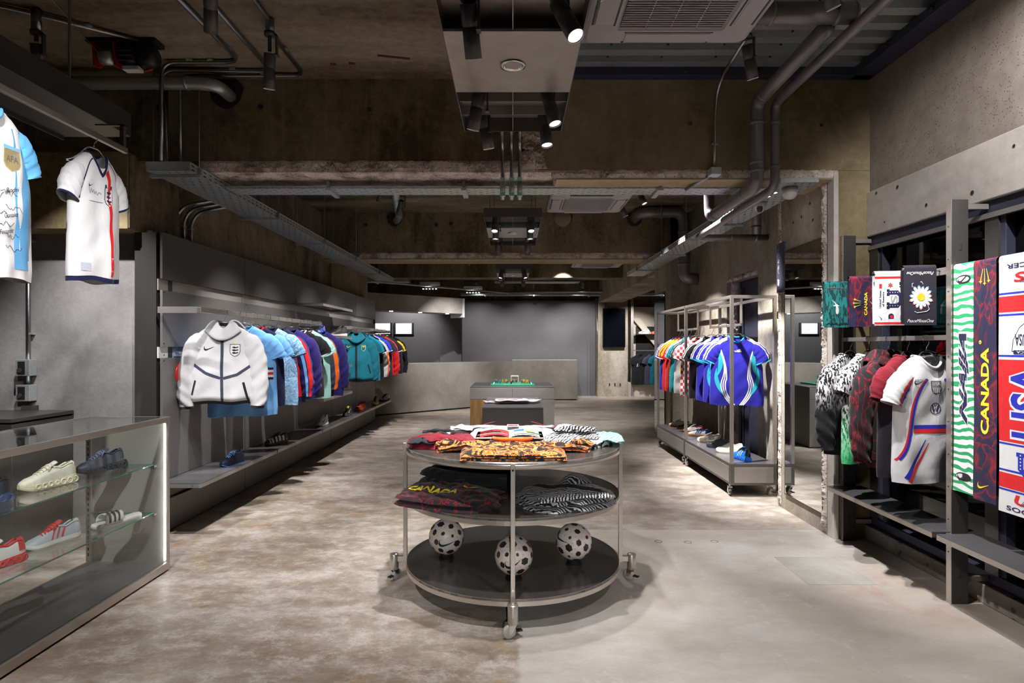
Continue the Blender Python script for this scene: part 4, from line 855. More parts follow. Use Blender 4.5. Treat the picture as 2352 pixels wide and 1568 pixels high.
# ------------------------------------------------------------ garments on hangers
def interp(tab,s):
    if s<=tab[0][0]: return tab[0][1]
    for (a,x),(b,y) in zip(tab,tab[1:]):
        if s<=b:
            t=(s-a)/(b-a); t=t*t*(3-2*t)*.35+t*.65; return x+(y-x)*t
    return tab[-1][1]
class Body:
    def __init__(g,L=.72,W=.25,seed=0,fold=1.0,deep=1.0,puff=0,gather=0,dip=.07):
        g.L=L; g.W=W; g.fold=fold; rnd=random.Random(seed); g.ph=[rnd.uniform(0,6.3) for _ in range(8)]; g.k=[rnd.uniform(.8,1.25) for _ in range(8)]; g.dip=dip; g.puff=puff
        g.w=[(0,.085),(.02,.125),(.045,.17),(.075,.205),(.11,.222),(.2,.236),(.35,W),(L-.06,W+.012),(L,W+.008-gather)]
        g.t=[(0,.060*deep),(.06,.055*deep),(.15,.066*deep),(.4,(.066+puff)*deep),(L-.05,(.060+puff)*deep),(L,.055*deep-gather*.4)]
    def F(g,x,s):
        f=max(0,min(1,s/g.L)); a=(.003+.017*f**1.3)*g.fold; p,k=g.ph,g.k
        return a*(math.sin(x*23*k[0]+p[0]+s*2.2)*.6+math.sin(x*41*k[1]+p[1]-s*3)*.32+math.sin(x*11+s*9*k[2]+p[2])*.4)+.005*g.fold*math.sin((x*.6+s)*27*k[3]+p[3])*math.sin(x*14*k[4]+s*6+p[4])
    def front(g,x,s,eps=0):
        """point on the front of the garment at x across and s below the neck"""
        w=interp(g.w,s); r=min(.999,abs(x)/w); y=-interp(g.t,s)*(1-r**2.4)**.5+g.F(x,s)*(1-r**4)
        z=-s-g.dip*max(0,1-s/.16)*(max(0,1-(x/.085)**2)) if s<.16 else -s
        return Vector((x,y-eps*.6,z))
    def pt(g,u,s,off=0.0):
        a=2*PI*u; w=interp(g.w,s)+off; t=interp(g.t,s)+off; c,sn=math.cos(a),math.sin(a)
        x=w*(abs(c)**.85)*(1 if c>0 else -1); r=min(1,abs(x)/w); y=t*(1-r**2.4)**.5
        if sn<0: y=-y+g.F(x,s)*(1-r**4); z=-s-(g.dip*max(0,1-s/.16)*max(0,1-(x/.085)**2) if s<.16 else 0)
        else: y=y+g.F(-x,s)*(1-r**4); z=-s-.012*max(0,1-s/.1)*max(0,1-(x/.085)**2)
        return Vector((x,y,z-.006*math.sin(x*19+g.ph[5])*(s/g.L)**4))
    def mesh(g,nu=72,nv=56): return MB().grid(nu,nv,lambda u,v:g.pt(u,g.L*v**1.15),True)
def sleeve_mesh(side,kind,g,seed,wid=1.0):
    rnd=random.Random(seed*7+side); p=[rnd.uniform(0,6.3) for _ in range(4)]
    if kind=='short': pts=[(.150,.118),(.195,.150),(.236,.210),(.264,.288)]; rad=[.066,.084,.090,.088]; dp=[.05,.056,.054,.044]
    else: pts=[(.150,.118),(.205,.175),(.248,.295),(.272,.435),(.282,.575),(.276,.70)]; rad=[.066,.084,.080,.072,.066,.044]; dp=[.05,.060,.060,.056,.052,.036]
    n=len(pts); nv=28 if kind=='short' else 48; sw=(rnd.uniform(-.02,.02),rnd.uniform(-.035,.005))
    def fn(u,v):
        q=v*(n-1); i=min(int(q),n-2); f=q-i
        def cr(T): 
            a,b,c,d=T[max(i-1,0)],T[i],T[i+1],T[min(i+2,n-1)]; return .5*((2*b)+(-a+c)*f+(2*a-5*b+4*c-d)*f*f+(-a+3*b-3*c+d)*f**3)
        X=cr([t[0] for t in pts]); S=cr([t[1] for t in pts]); r=cr(rad)*wid; d=cr(dp)
        e=.01; q2=min(v+e,1)*(n-1); i2=min(int(q2),n-2); f2=q2-i2; j=max(0,i); dx=pts[i][0]-pts[min(i+1,n-1)][0]; ds=pts[i][1]-pts[min(i+1,n-1)][1]; L=math.hypot(dx,ds); nx,ns=-ds/L,dx/L
        a=2*PI*u; c,sn=math.cos(a),math.sin(a); wr=(.004 if kind=='short' else .0055)*math.sin(v*(16 if kind=='short' else 34)+c*3+p[0])*math.sin(v*9+sn*2+p[1])*(0.4+v)+.0025*math.sin(v*52+c*5+p[2])*v
        rr=r+wr; return Vector((side*(X+nx*rr*c)+sw[0]*v*v,(d+wr)*sn+sw[1]*v*v,-(S+ns*rr*c)))
    return MB().grid(28,nv,fn,True),fn
def on_front(g,shapes,eps=.0035):
    """2-D polygons (x, s) laid on the front of a garment"""
    m=MB()
    for poly in shapes: m.poly([g.front(x,s,eps) for x,s in poly])
    return m
def ribbon(g,path,w,eps=.0035,n=None,fn=None):
    """a strip of width w following a path of (x, s) on the front"""
    pts=[Vector((p[0],p[1])) for p in path]; out=[]
    d=[0]
    for a,b in zip(pts,pts[1:]): d.append(d[-1]+(b-a).length)
    n=n or max(6,int(d[-1]/.012)); 
    def at(t):
        t*=d[-1]
        for i in range(len(pts)-1):
            if t<=d[i+1]+1e-9: f=(t-d[i])/max(1e-9,d[i+1]-d[i]); return pts[i].lerp(pts[i+1],f)
        return pts[-1]
    P=[at(i/n) for i in range(n+1)]; vs=[]
    for i,p in enumerate(P):
        tg=(P[min(i+1,n)]-P[max(i-1,0)]).normalized(); nr=Vector((-tg.y,tg.x))
        ww=w(i/n) if callable(w) else w
        for s in (-.5,0,.5): q=p+nr*ww*s; vs.append((fn or g.front)(q.x,q.y,eps))
    return MB().add(vs,[(3*i+j,3*i+j+1,3*i+j+4,3*i+j+3) for i in range(n) for j in (0,1)])
def bez(p0,p1,p2,n=14): return [((1-t)**2*p0[0]+2*t*(1-t)*p1[0]+t*t*p2[0],(1-t)**2*p0[1]+2*t*(1-t)*p1[1]+t*t*p2[1]) for t in [i/n for i in range(n+1)]]
SWOOSH=[(0,.30),(.0,.17),(.06,.05),(.16,0),(.30,.02),(1.0,.40),(.34,.165),(.22,.16),(.13,.20),(.08,.27),(.06,.36),(.10,.46)]
SWOOSH_Q=[((.10,.46),(.02,.36),(.0,.25),(.055,.32)),((.055,.32),(.0,.25),(.01,.12),(.08,.24)),((.08,.24),(.01,.12),(.08,.03),(.14,.18)),((.14,.18),(.08,.03),(.18,0),(.23,.15)),((.23,.15),(.18,0),(.32,.03),(.36,.165)),((.36,.165),(.32,.03),(.65,.20),(.66,.275)),((.66,.275),(.65,.20),(1.0,.40),(1.0,.405))]
def swoosh(x,s,w,flip=1): return [[(x+flip*w*(a-.5),s-w*b) for a,b in q] for q in SWOOSH_Q]
def shield(x,s,w,h): return [(x-w/2,s-h/2),(x+w/2,s-h/2),(x+w/2,s+h*.12),(x+w*.36,s+h*.34),(x,s+h/2),(x-w*.36,s+h*.34),(x-w/2,s+h*.12)]
def rect(x,s,w,h): return [(x-w/2,s-h/2),(x+w/2,s-h/2),(x+w/2,s+h/2),(x-w/2,s+h/2)]
def star(x,s,r,n=5,k=.42): return [(x+(r if i%2==0 else r*k)*math.sin(PI*i/n),s-(r if i%2==0 else r*k)*math.cos(PI*i/n)) for i in range(2*n)]
_txt={}
def text2d(s,h=None,w=None,shear=0,bold=0):
    """text as 2-D triangles, fitted to height h and width w, centred"""
    key=(s,shear,bold)
    if key not in _txt:
        cu=bpy.data.curves.new('writing','FONT'); cu.body=s; cu.shear=shear; cu.offset=bold; cu.resolution_u=3; cu.align_x='CENTER'
        ob=bpy.data.objects.new('writing',cu); me=bpy.data.meshes.new_from_object(ob)
        vs=[(v.co.x,v.co.y) for v in me.vertices]; fs=[tuple(p.vertices) for p in me.polygons]
        bpy.data.objects.remove(ob); bpy.data.meshes.remove(me); bpy.data.curves.remove(cu); _txt[key]=(vs,fs)
    vs,fs=_txt[key]; xs=[v[0] for v in vs]; ys=[v[1] for v in vs]; cx,cy=(min(xs)+max(xs))/2,(min(ys)+max(ys))/2; W,H=max(xs)-min(xs),max(ys)-min(ys)
    sx=w/W if w else h/H; sy=h/H if h else sx
    return [((x-cx)*sx,(y-cy)*sy) for x,y in vs],fs
HANG={}
def hanger_meshes():
    m=MB(); m.tube(arcpts([(0,0,-.092),(.003,0,-.072),(.023,0,-.052),(.023,0,.004),(-.023,0,.004),(-.023,0,-.030)],.016,5),.0028,6); HANG['hook']=m.build('hook',M['chrome'],None,True)
    m=MB(); m.tube(arcpts([(-.165,0,-.212),(-.10,0,-.172),(-.052,0,-.118),(-.03,0,-.100),(.03,0,-.100),(.052,0,-.118),(.10,0,-.172),(.165,0,-.212)],.03,5),.0042,6); HANG['shoulder']=m.build('shoulder_wire',M['chrome'],None,True)
    m=MB(); m.cyl((-.165,0,-.214),(.165,0,-.214),.003,6); HANG['bar']=m.build('trouser_bar',M['chrome'],None)
    for o in HANG.values(): COL.objects.unlink(o)
hanger_meshes()
def hanger(loc,rotz,label,group):
    t=thing('clothes_hanger',label,'hanger',loc,rotz,group)
    for o in HANG.values():
        c=o.copy(); COL.objects.link(c); c.parent=t
    # the hook bends over the rail, across the garment
    return t
NECK=.128
def garment(name,label,cat,loc,rotz=0,L=.72,W=.25,col='white',sl='short',slcol=None,slcol2=None,seed=0,collar=None,cuff=None,hem=None,fold=1.0,hood=False,puff=0,gather=0,dip=.07,deco=None,hang=True,hg='wire hangers on the clothes rails',group=None,vneck=False,wid=1.0,neck=NECK):
    """loc is the point on the rail where the hanger hooks over it"""
    g=Body(L,W,seed,fold,1.0,puff,gather,dip)
    if hang: hanger(loc,rotz,'wire hanger of the '+' '.join(label.split()[:12]).rstrip(','),hg)
    t=thing(name,label,cat,(loc[0],loc[1],loc[2]-neck),rotz,group)
    g.sf={}; g.mesh().build('body',CM(col),t,True)
    for s in (-1,1):
        sm,fn=sleeve_mesh(s,sl,g,seed,wid); g.sf[s]=fn; c=slcol if (s>0 or slcol2 is None) else slcol2
        so=sm.build('sleeve',CM(c or col),t,True)
        if cuff:
            def cf(u,v):
                q=1-(.07 if sl=='short' else .05)*v; c0=(fn(0,q)+fn(.5,q))/2; p=fn(u,q); return p+(p-c0).normalized()*.003
            m=MB().grid(28,3,cf,True)
            m.build('cuff',CM(cuff),so,True)
    # collar ring round the neckline
    n=36; ring=[]
    for k in range(n+1):
        a=2*PI*k/n; c,sn=math.cos(a),math.sin(a); x=.083*c
        if sn<0: p=g.front(x,.004,0)
        else: p=Vector((x,.06*(1-(abs(x)/.085)**2.4)**.5,-.016*max(0,1-(x/.085)**2)))
        if vneck and sn<0: p.z-=.045*max(0,1-abs(x)/.05)
        ring.append(p+Vector((0,0,.004)))
    if hood:
        def hd(u,v):
            i=min(n,int(round(u*n))); p=ring[i]; fr=max(0,-p.y/.06); k=.55+.85*v; wv=.006*math.sin(9*PI*u+4*v)
            z=p.z+.030+.016*math.sin(PI*v)-(.085+.030*fr)*max(0,v-.12)**1.4
            return Vector((p.x*(k+.55*v*(1-fr)),p.y*k*(1.05 if fr else 1.5)-.012*v*(1 if fr else -1)+wv,z))
        MB().grid(n,10,hd).build('hood',CM(col),t,True,solid=.008)
        MB().grid(24,12,lambda u,v:Vector((.165*math.cos(PI*u)*(.6+.4*math.sin(PI*v)),.060+.075*math.sin(PI*v)*math.sin(PI*u),.035-.20*v))).build('hood_back',CM(col),t,True)
    else: MB().tube(ring,.0085,8,False).build('collar',CM(collar or col),t,True)
    if hem:
        m=MB().grid(72,2,lambda u,v:g.pt(u,g.L-.026*(1-v)+.002,.003),True)
        m.build('hem_band',CM(hem),t,True)
    if deco: deco(g,t)
    return t,g
def crest(g,t,x,s,w,h,c1,c2,name='crest',spots=3):
    on_front(g,[shield(x,s,w*1.12,h*1.1)],.003).build(name,CM(c2),t); e=t.children[-1]
    on_front(g,[shield(x,s,w,h)],.0045).build('field',CM(c1),e)
    if spots:
        sh=[]
        for k in range(spots):
            yy=s-h*.27+h*.24*k; sh+= [[(x-w*.34,yy-.02*h),(x-w*.1,yy-.09*h),(x+w*.1,yy-.03*h),(x+w*.34,yy-.09*h),(x+w*.36,yy+.02*h),(x+w*.1,yy+.05*h),(x-w*.12,yy+.08*h)]]
        on_front(g,sh,.006).build('lion_mark',CM(c2),e)
def mark(g,t,shapes,c,name='mark',eps=.0042): return on_front(g,shapes,eps).build(name,CM(c),t)
def stripe(g,t,path,w,c,name='stripe',eps=.0038): return ribbon(g,path,w,eps).build(name,CM(c),t,True)
def word(g,t,s,x,sy,h=None,w=None,c='black',name='writing',rot=0,shear=0,bold=0,eps=.0045):
    vs,fs=text2d(s,h,w,shear,bold); ca,sa=math.cos(rot),math.sin(rot)
    return MB().add([g.front(x+a*ca-b*sa,sy-(a*sa+b*ca),eps) for a,b in vs],fs).build(name,CM(c),t)
def zipper(g,t,c,w=.022,s0=.0,s1=None): return stripe(g,t,[(0,s0),(0,s1 or g.L-.004)],w,c,'zipper',.005)

def on_sleeve(g,t,side,u0,w,c,v0=0.0,v1=1.0,name='sleeve_stripe'):
    """a stripe that follows a sleeve from v0 (shoulder) to v1 (cuff)"""
    fn=g.sf[side]
    def f(u,v):
        uu=(u0+w*(u-.5))%1.0; vv=v0+(v1-v0)*v; p=fn(uu,vv); c0=(fn(0,vv)+fn(.5,vv))/2; return p+(p-c0).normalized()*.0035
    return MB().grid(3,24,f).build(name,CM(c),t,True)
# ------------------------------------------------------------ clothes on the left wall, near rail
XL=-2.425; ZR=1.808
def d_white(g,t):
    zipper(g,t,'slate',.024,-.03)
    stripe(g,t,[(-.235,.32),(-.12,.40),(-.012,.445)],.022,'slate','chest_piping'); stripe(g,t,[(.012,.445),(.12,.415),(.235,.33)],.022,'slate','chest_piping')
    stripe(g,t,[(-.205,.46),(-.235,.58)],.016,'black','pocket_zip'); stripe(g,t,[(.165,.48),(.205,.66)],.018,'black','pocket_zip')
    mark(g,t,swoosh(-.10,.215,.085),'black','emblem'); crest(g,t,.10,.215,.072,.095,'white','black'); mark(g,t,[star(.10,.15,.011)],'yellow','star')
garment('track_jacket','white hooded zip jacket hung first on the near left rail','jacket',(XL,5.05,ZR),R(12),.66,.262,'jacket','long',seed=3,cuff='black',hem='black',fold=.9,hood=True,puff=.03,gather=.03,wid=1.12,deco=d_white)
def d_sky(g,t): crest(g,t,.11,.21,.06,.08,'white','navy'); [stripe(g,t,[(-.25,.38+.022*k),(.25,.38+.022*k)],.02,c,'band') for k,c in enumerate(('navy','white','red','white','navy'))]; mark(g,t,[rect(.16,.68,.06,.03)],'red','tag')
garment('football_shirt','light blue shirt with navy, white and red chest bands, hung behind the white jacket','shirt',(XL+.02,5.36,ZR),R(20),.80,.275,'sky','short',seed=5,collar='sky',deco=d_sky,wid=1.05)
garment('football_shirt','navy shirt half hidden between two light blue shirts on the near left rail','shirt',(XL,5.64,ZR),R(18),.74,.26,'navy','short',seed=6,slcol='sky',collar='red')
garment('football_shirt','marbled pale blue shirt with navy and white cuffs on the near left rail','shirt',(XL+.02,5.90,ZR),R(22),.76,.27,'marble','short',seed=7,cuff='navy',collar='navy',wid=1.12)
def d_france(g,t): stripe(g,t,[(.20,.2),(.235,.7)],.05,'red','side_panel'); stripe(g,t,[(-.2,.25),(.2,.25)],.06,'red','band')
o,g=garment('track_jacket','navy track jacket with red and sky blue sleeve stripes on the near left rail','jacket',(XL,6.17,ZR),R(22),.76,.27,'navy','long',seed=8,slcol='indigo',deco=d_france); on_sleeve(g,o,1,.84,.10,'red'); on_sleeve(g,o,1,.74,.06,'sky'); on_sleeve(g,o,-1,.66,.10,'red')
def d_ind(g,t): crest(g,t,.10,.22,.05,.075,'indigo','orange',spots=2); zipper(g,t,'black',.012); stripe(g,t,[(.19,.12),(.235,.68)],.05,'royal','side_panel')
garment('track_jacket','dark indigo track jacket with a small orange crest on the near left rail','jacket',(XL+.02,6.47,ZR),R(24),.74,.27,'indigo','long',seed=9,slcol='indigo',hood=False,collar='indigo',deco=d_ind,puff=.01)
garment('football_shirt','black shirt with white piped sleeve on the near left rail','shirt',(XL,6.79,ZR),R(22),.76,.27,'black','short',seed=10,cuff='white',collar='white',wid=1.1)
def d_tl(g,t): stripe(g,t,[(.02,.12),(.1,.72)],.03,'white','panel')
garment('football_shirt','pale turquoise shirt with white shoulders on the near left rail','shirt',(XL+.02,6.98,ZR),R(20),.78,.27,'strips','short',seed=11,collar='white',slcol='strips',deco=d_tl)
o,g=garment('track_jacket','charcoal track jacket with an orange sleeve stripe on the near left rail','jacket',(XL,7.18,ZR),R(22),.78,.265,'black','long',seed=12,slcol='slate'); on_sleeve(g,o,1,.84,.12,'orange')
garment('track_jacket','deep blue track jacket, last on the near left rail','jacket',(XL+.02,7.47,ZR),R(24),.80,.28,'indigo','long',seed=13,slcol='indigo',collar='royal',wid=1.1)
# far rail
def d_teal(g,t):
    zipper(g,t,'black',.03); stripe(g,t,[(-.2,.46),(-.235,.6)],.018,'black','pocket_zip'); stripe(g,t,[(.18,.46),(.215,.6)],.018,'black','pocket_zip'); mark(g,t,swoosh(-.10,.2,.08),'yellow','emblem'); crest(g,t,.11,.21,.055,.085,'teal','yellow',spots=1)
garment('track_jacket','teal hooded zip jacket with yellow crest, first on the far left rail','jacket',(XL,9.3,ZR),R(14),.72,.27,'teal','long',seed=21,hood=True,hem='black',puff=.02,gather=.02,deco=d_teal,wid=1.05)
far=[('bright teal shirt just behind the teal hooded jacket','teal','short',None,None,.74),('cyan shirt with wide sleeve on the far left rail','cyan','short',None,None,.74),
('black shirt with a white sleeve stripe on the far left rail','black','short','white','white',.70),('white jacket with orange sleeve stripe on the far left rail','white','long','orange',None,.70),
('blue shirt with white cuffs on the far left rail','royal','short',None,'white',.68),('black shirt between the blue and red clothes on the far left rail','black','short',None,None,.70),
('navy shirt beside the red jacket on the far left rail','navy','short',None,None,.68),('red long sleeved jacket on the far left rail','red','long',None,None,.70),
('black jacket behind the red one on the far left rail','black','short',None,'white',.66),('dark charcoal jacket on the far left rail','charcoal','long',None,None,.70),
('yellow trimmed black shirt near the far end of the left rail','black','short','yellow','yellow',.66),('dark charcoal jacket, last of all on the far left rail','charcoal','long',None,None,.70)]
for k,(lb,c,s,st,cf,L) in enumerate(far):
    y=9.52+.205*k; o,g=garment('track_jacket' if s=='long' else 'football_shirt',lb,'jacket' if s=='long' else 'shirt',(XL+.012*(k%3),y,ZR),R(20+4*(k%2)),L,.255,c,s,seed=30+k,cuff=cf if s=='short' else None)
    if st: on_sleeve(g,o,1,.86,.09,st)
# ------------------------------------------------------------ shirts inside the wheeled rack
XR=2.40; ZK=1.738
def three(g,t,col,side=-1):
    for k in range(3): on_sleeve(g,t,side,.985-.058*k if side>0 else .985-.058*k,.026,col,.0,.93,'shoulder_stripe'); stripe(g,t,[(side*.098,.012+.013*k),(side*.15,.035+.014*k),(side*(.192),.068+.018*k)],.008,col,'shoulder_stripe')
def d_blue(g,t):
    for sg in (-1,1):
        for k in range(3):
            o=.022*k; stripe(g,t,bez((sg*(.20-o*.4),.10),(sg*(.02+o*.2+.07),.30),(sg*(.15-o),.46))+bez((sg*(.15-o),.46),(sg*(.20-o),.58),(sg*(.06-o*.8),.735))[1:],.011,'white','wave_stripe')
        stripe(g,t,bez((sg*.21,.14),(sg*.12,.22),(sg*.205,.44)),lambda f:.045*math.sin(PI*min(1,f+.02))+.004,'turq','side_flash'); stripe(g,t,bez((sg*.205,.34),(sg*.24,.5),(sg*.11,.66)),lambda f:.04*math.sin(PI*f)+.003,'turq','side_flash')
    tri=[[(-.03+.022*k,.155-.012*k),(-.012+.022*k,.155-.018*k+.004),(.002+.022*k,.172),(-.016+.022*k-.004,.172)] for k in range(3)]; mark(g,t,tri,'white','emblem')
def rack_shirt(lb,y,c,seed,rz,deco=None,stripes='white',**kw):
    o,g=garment('football_shirt',lb,'shirt',(XR+kw.pop('dx',0),y,ZK),R(rz),.74,.265,c,'short',seed=seed,deco=deco,**kw)
    if stripes:
        for s in (-1,1): three(g,o,stripes,s)
rack_shirt('glossy blue shirt with white wave stripes and turquoise flashes, front of the wheeled rack',6.45,'blue',41,-14,d_blue,cuff='turq',collar='turq')
rack_shirt('second blue shirt with turquoise flashes, directly behind the front one in the wheeled rack',6.68,'blue',42,-24,d_blue,cuff='turq')
rack_shirt('third blue shirt in the wheeled rack, plain with white shoulder stripes',6.95,'blue',43,-26,None,cuff='turq')
rack_shirt('black shirt with white shoulder stripes in the wheeled rack',7.25,'black',44,-28,None,cuff='black')
def d_chk(g,t): pass
rack_shirt('red and white checked shirt in the wheeled rack',7.62,'check',45,-26,None,None,slcol='check')
def d_ger(g,t): stripe(g,t,bez((-.17,.2),(-.06,.4),(-.16,.66)),.022,'red','curve'); stripe(g,t,bez((-.2,.4),(-.1,.55),(-.13,.7)),.02,'yellow','curve')
rack_shirt('white shirt with red and yellow curves in the wheeled rack',7.92,'white',46,-26,d_ger,'black',cuff='black')
rack_shirt('turquoise shirt with white sleeve stripes in the wheeled rack',8.16,'turq',47,-28,None,'white')
def d_esp(g,t): 
    stripe(g,t,[(-.2,.40),(-.2,.70)],.05,'black','side_panel'); mark(g,t,[rect(-.2+.0,.41+.022*k,.03,.008) for k in range(13)],'yellow','dash')
rack_shirt('red shirt with a dotted black side panel in the wheeled rack',8.36,'red',48,-26,d_esp,'yellow')
rack_shirt('plain red shirt with yellow shoulders in the wheeled rack',8.55,'red',49,-26,None,'yellow')
rack_shirt('blue shirt with white cuffs, last in the wheeled rack',8.70,'royal',50,-26,None,'white',cuff='white')
# ------------------------------------------------------------ clothes on the window rack
ZW=1.566
garment('track_jacket','black and white zebra jacket fading to black sleeves, farthest on the window rack','jacket',(2.56,4.56,ZW),R(22),.74,.26,'zebragrad','long',seed=61,cuff='black',wid=1.15,puff=.01)
garment('football_shirt','zebra shirt fading to green with white neckline on the window rack','shirt',(2.56,4.33,ZW),R(24),.76,.26,'zebragreen','short',seed=62,collar='white',cuff='black',slcol='zebra')
garment('track_jacket','red and black patterned windbreaker on the window rack','jacket',(2.56,4.10,ZW),R(22),.74,.265,'redcamo','long',seed=63,wid=1.2,puff=.02,hood=True)
garment('football_shirt','crimson shirt fading to black on the window rack','shirt',(2.56,3.90,ZW),R(22),.76,.265,'redfade','short',seed=64,wid=1.08)
def d_usa(g,t):
    for sg in (-1,1):
        p=bez((sg*.07,.10),(sg*.20,.24),(sg*.205,.50))+bez((sg*.205,.50),(sg*.215,.62),(sg*.245,.68))[1:]
        p=bez((sg*.06,.13),(sg*.15,.22),(sg*.165,.42))+bez((sg*.165,.42),(sg*.18,.55),(sg*.235,.62))[1:]
        stripe(g,t,p,.017,'royal','curve'); stripe(g,t,[(x+sg*.014,s+.004) for x,s in p],.011,'red','curve')
        q=[(sg*.075,.50),(sg*.12,.60),(sg*.20,.735)]; stripe(g,t,q,lambda f:.004+.03*f,'royal','lower_flash'); stripe(g,t,[(x+(-sg)*.02+0,s+.02) for x,s in q],lambda f:.004+.026*f,'red','lower_flash')
    stripe(g,t,[(-.15,.425),(.15,.425)],.024,'royal','chest_band'); stripe(g,t,[(-.15,.449),(.15,.449)],.024,'red','chest_band')
    crest(g,t,.0,.185,.062,.082,'grey','black',spots=0); word(g,t,'USA',0,.165,.02,.05,'white',eps=.007); mark(g,t,[rect(-.02+.0133*k,.203,.006,.032) for k in range(4)],'white','bars',.007)
    mark(g,t,swoosh(-.125,.17,.06),'black','emblem'); word(g,t,'ARCH',-.125,.145,.018,.055,'navy')
    ring=[[(.036*math.cos(a)*k1,.315+.036*math.sin(a)*k1) for a,k1 in ((R(20*i),1),(R(20*i+20),1),(R(20*i+20),.86),(R(20*i),.86))] for i in range(18)]; mark(g,t,ring,'navy','ring_emblem')
    mark(g,t,[[(-.026,.293),(-.018,.293),(-.006,.327),(-.012,.342)],[(-.012,.342),(-.006,.327),(.0,.310),(.004,.318)],[(.004,.318),(.0,.310),(.006,.327),(.012,.342)],[(.012,.342),(.006,.327),(.018,.293),(.026,.293)],[(-.011,.288),(-.004,.288),(.0,.302),(-.002,.306)],[(.011,.288),(.004,.288),(.0,.302),(.002,.306)]],'navy','letter_emblem')
o,g=garment('football_shirt','white shirt with red and blue curved lines, nearest on the window rack','shirt',(2.545,3.70,ZW),R(14),.765,.245,'white','short',seed=65,wid=.70,deco=d_usa,cuff='white',collar='white')
on_sleeve(g,o,-1,.66,.06,'royal'); on_sleeve(g,o,-1,.72,.05,'red')
# ------------------------------------------------------------ two framed-up shirts under the canopy
def d_eng(g,t):
    stripe(g,t,[(.055,.062),(.07,.70)],.030,'red','vertical_stripe'); crest(g,t,.052,.245,.070,.10,'white','navy'); mark(g,t,[rect(.052,.182,.075,.018)],'navy','crest_bar')
    for sg in (-1,1): stripe(g,t,bez((sg*.08,.035),(sg*.175,.11),(sg*.20,.28)),.007,'navy','raglan_piping')
    m=[]; rnd=random.Random(4); w=[(x-.065,s_) for x,s_ in [(-.07,.20),(-.063,.225),(-.055,.245),(-.045,.21),(-.035,.24),(-.02,.215),(-.01,.245),(.0,.22),(.012,.245),(.03,.225),(.05,.235)]]
    stripe(g,t,w,.003,'black','signature'); stripe(g,t,[(-.13,.285),(.0,.28)],.0025,'black','signature')
    mark(g,t,swoosh(-.115,.205,.05),'navy','emblem'); mark(g,t,[rect(-.15,.655,.075,.045)],(.42,.46,.55),'tag'); mark(g,t,[rect(.068,.63,.016,.08)],'white','tag')
o,g=garment('football_shirt','white shirt with one red vertical stripe and signature hung under the dark canopy','shirt',(-2.33,3.34,2.70),R(78),.73,.24,'white','short',seed=71,collar='navy',cuff='navy',hem='navy',vneck=True,dip=.085,deco=d_eng,wid=.90,neck=.135); o.scale=(.62,1,.97)
def d_arg(g,t):
    for sg in (-1,1): stripe(g,t,[(sg*.175,.085),(sg*.18,.75)],lambda f:.13-.02*f,'argent','blue_side'); stripe(g,t,[(sg*.228,.30),(sg*.24,.70)],lambda f:.05*math.sin(PI*min(1,f+.1))+.01,'grey','mesh_panel')
    crest(g,t,.10,.24,.085,.10,(.25,.20,.10),(.42,.33,.12),spots=0); mark(g,t,[rect(.10,.183,.10,.018)],'sky','crest_bar'); word(g,t,'AFA',.10,.235,.03,.065,(.10,.09,.06),eps=.006)
    rnd=random.Random(9)
    for i,(x,s) in enumerate(((.08,.40),(.11,.47),(.06,.55),(.10,.60),(.0,.42),(.12,.66),(.02,.5))):
        p=[(x-.05+.011*k,s+rnd.uniform(-.018,.018)) for k in range(10)]; stripe(g,t,p,.0028,'black','signature')
    for x,s,w in ((.10,.38,'Rodri'),(.09,.50,'Gonzalez'),(.07,.58,'Fernandez')): word(g,t,w,x,s,.022,.085,'black','signature',shear=.4,rot=.25)
o,g=garment('football_shirt','white and sky blue signed shirt cut by the left picture edge under the canopy','shirt',(-2.33,2.63,2.70),R(84),.80,.275,'white','short',seed=72,slcol='argent',collar='argent',deco=d_arg,wid=.95,neck=.135); o.scale=(.84,1,.95)
# ------------------------------------------------------------ black shirts in the far alcove
t=thing('alcove_rack','steel frame with two bars in the pale alcove at the far right','clothes rack',(3.8,18.0,0))
MB().box(-.27,-.19,-.04,.04,0,2.92).build('post',M['steel_soft'],t); MB().box(-.19,.8,-.03,.02,1.36,1.385).build('bar',M['steel'],t)
MB().box(-.19,.8,-.03,.30,1.86,1.87).build('shelf',M['shelf'],t)
for k,(x,c,lb) in enumerate(((3.80,'black','black shirt with white letters in the far alcove'),(4.02,'black','dark teal edged black shirt in the far alcove'),(4.14,'slate','slate shirt third in the far alcove'),(4.30,'teal','teal shirt at the right of the far alcove'))):
    garment('football_shirt',lb,'shirt',(x,17.93,1.388),R((0,20,24,26)[k]),.9,.25,c,'short',seed=80+k,deco=(lambda g,t:mark(g,t,[[(-.10+.05*j,.27),(-.07+.05*j,.27),(-.09+.05*j,.37),(-.115+.05*j,.37)] for j in range(4)],'white','chest_letters')) if k==0 else None,hg='wire hangers in the far alcove')
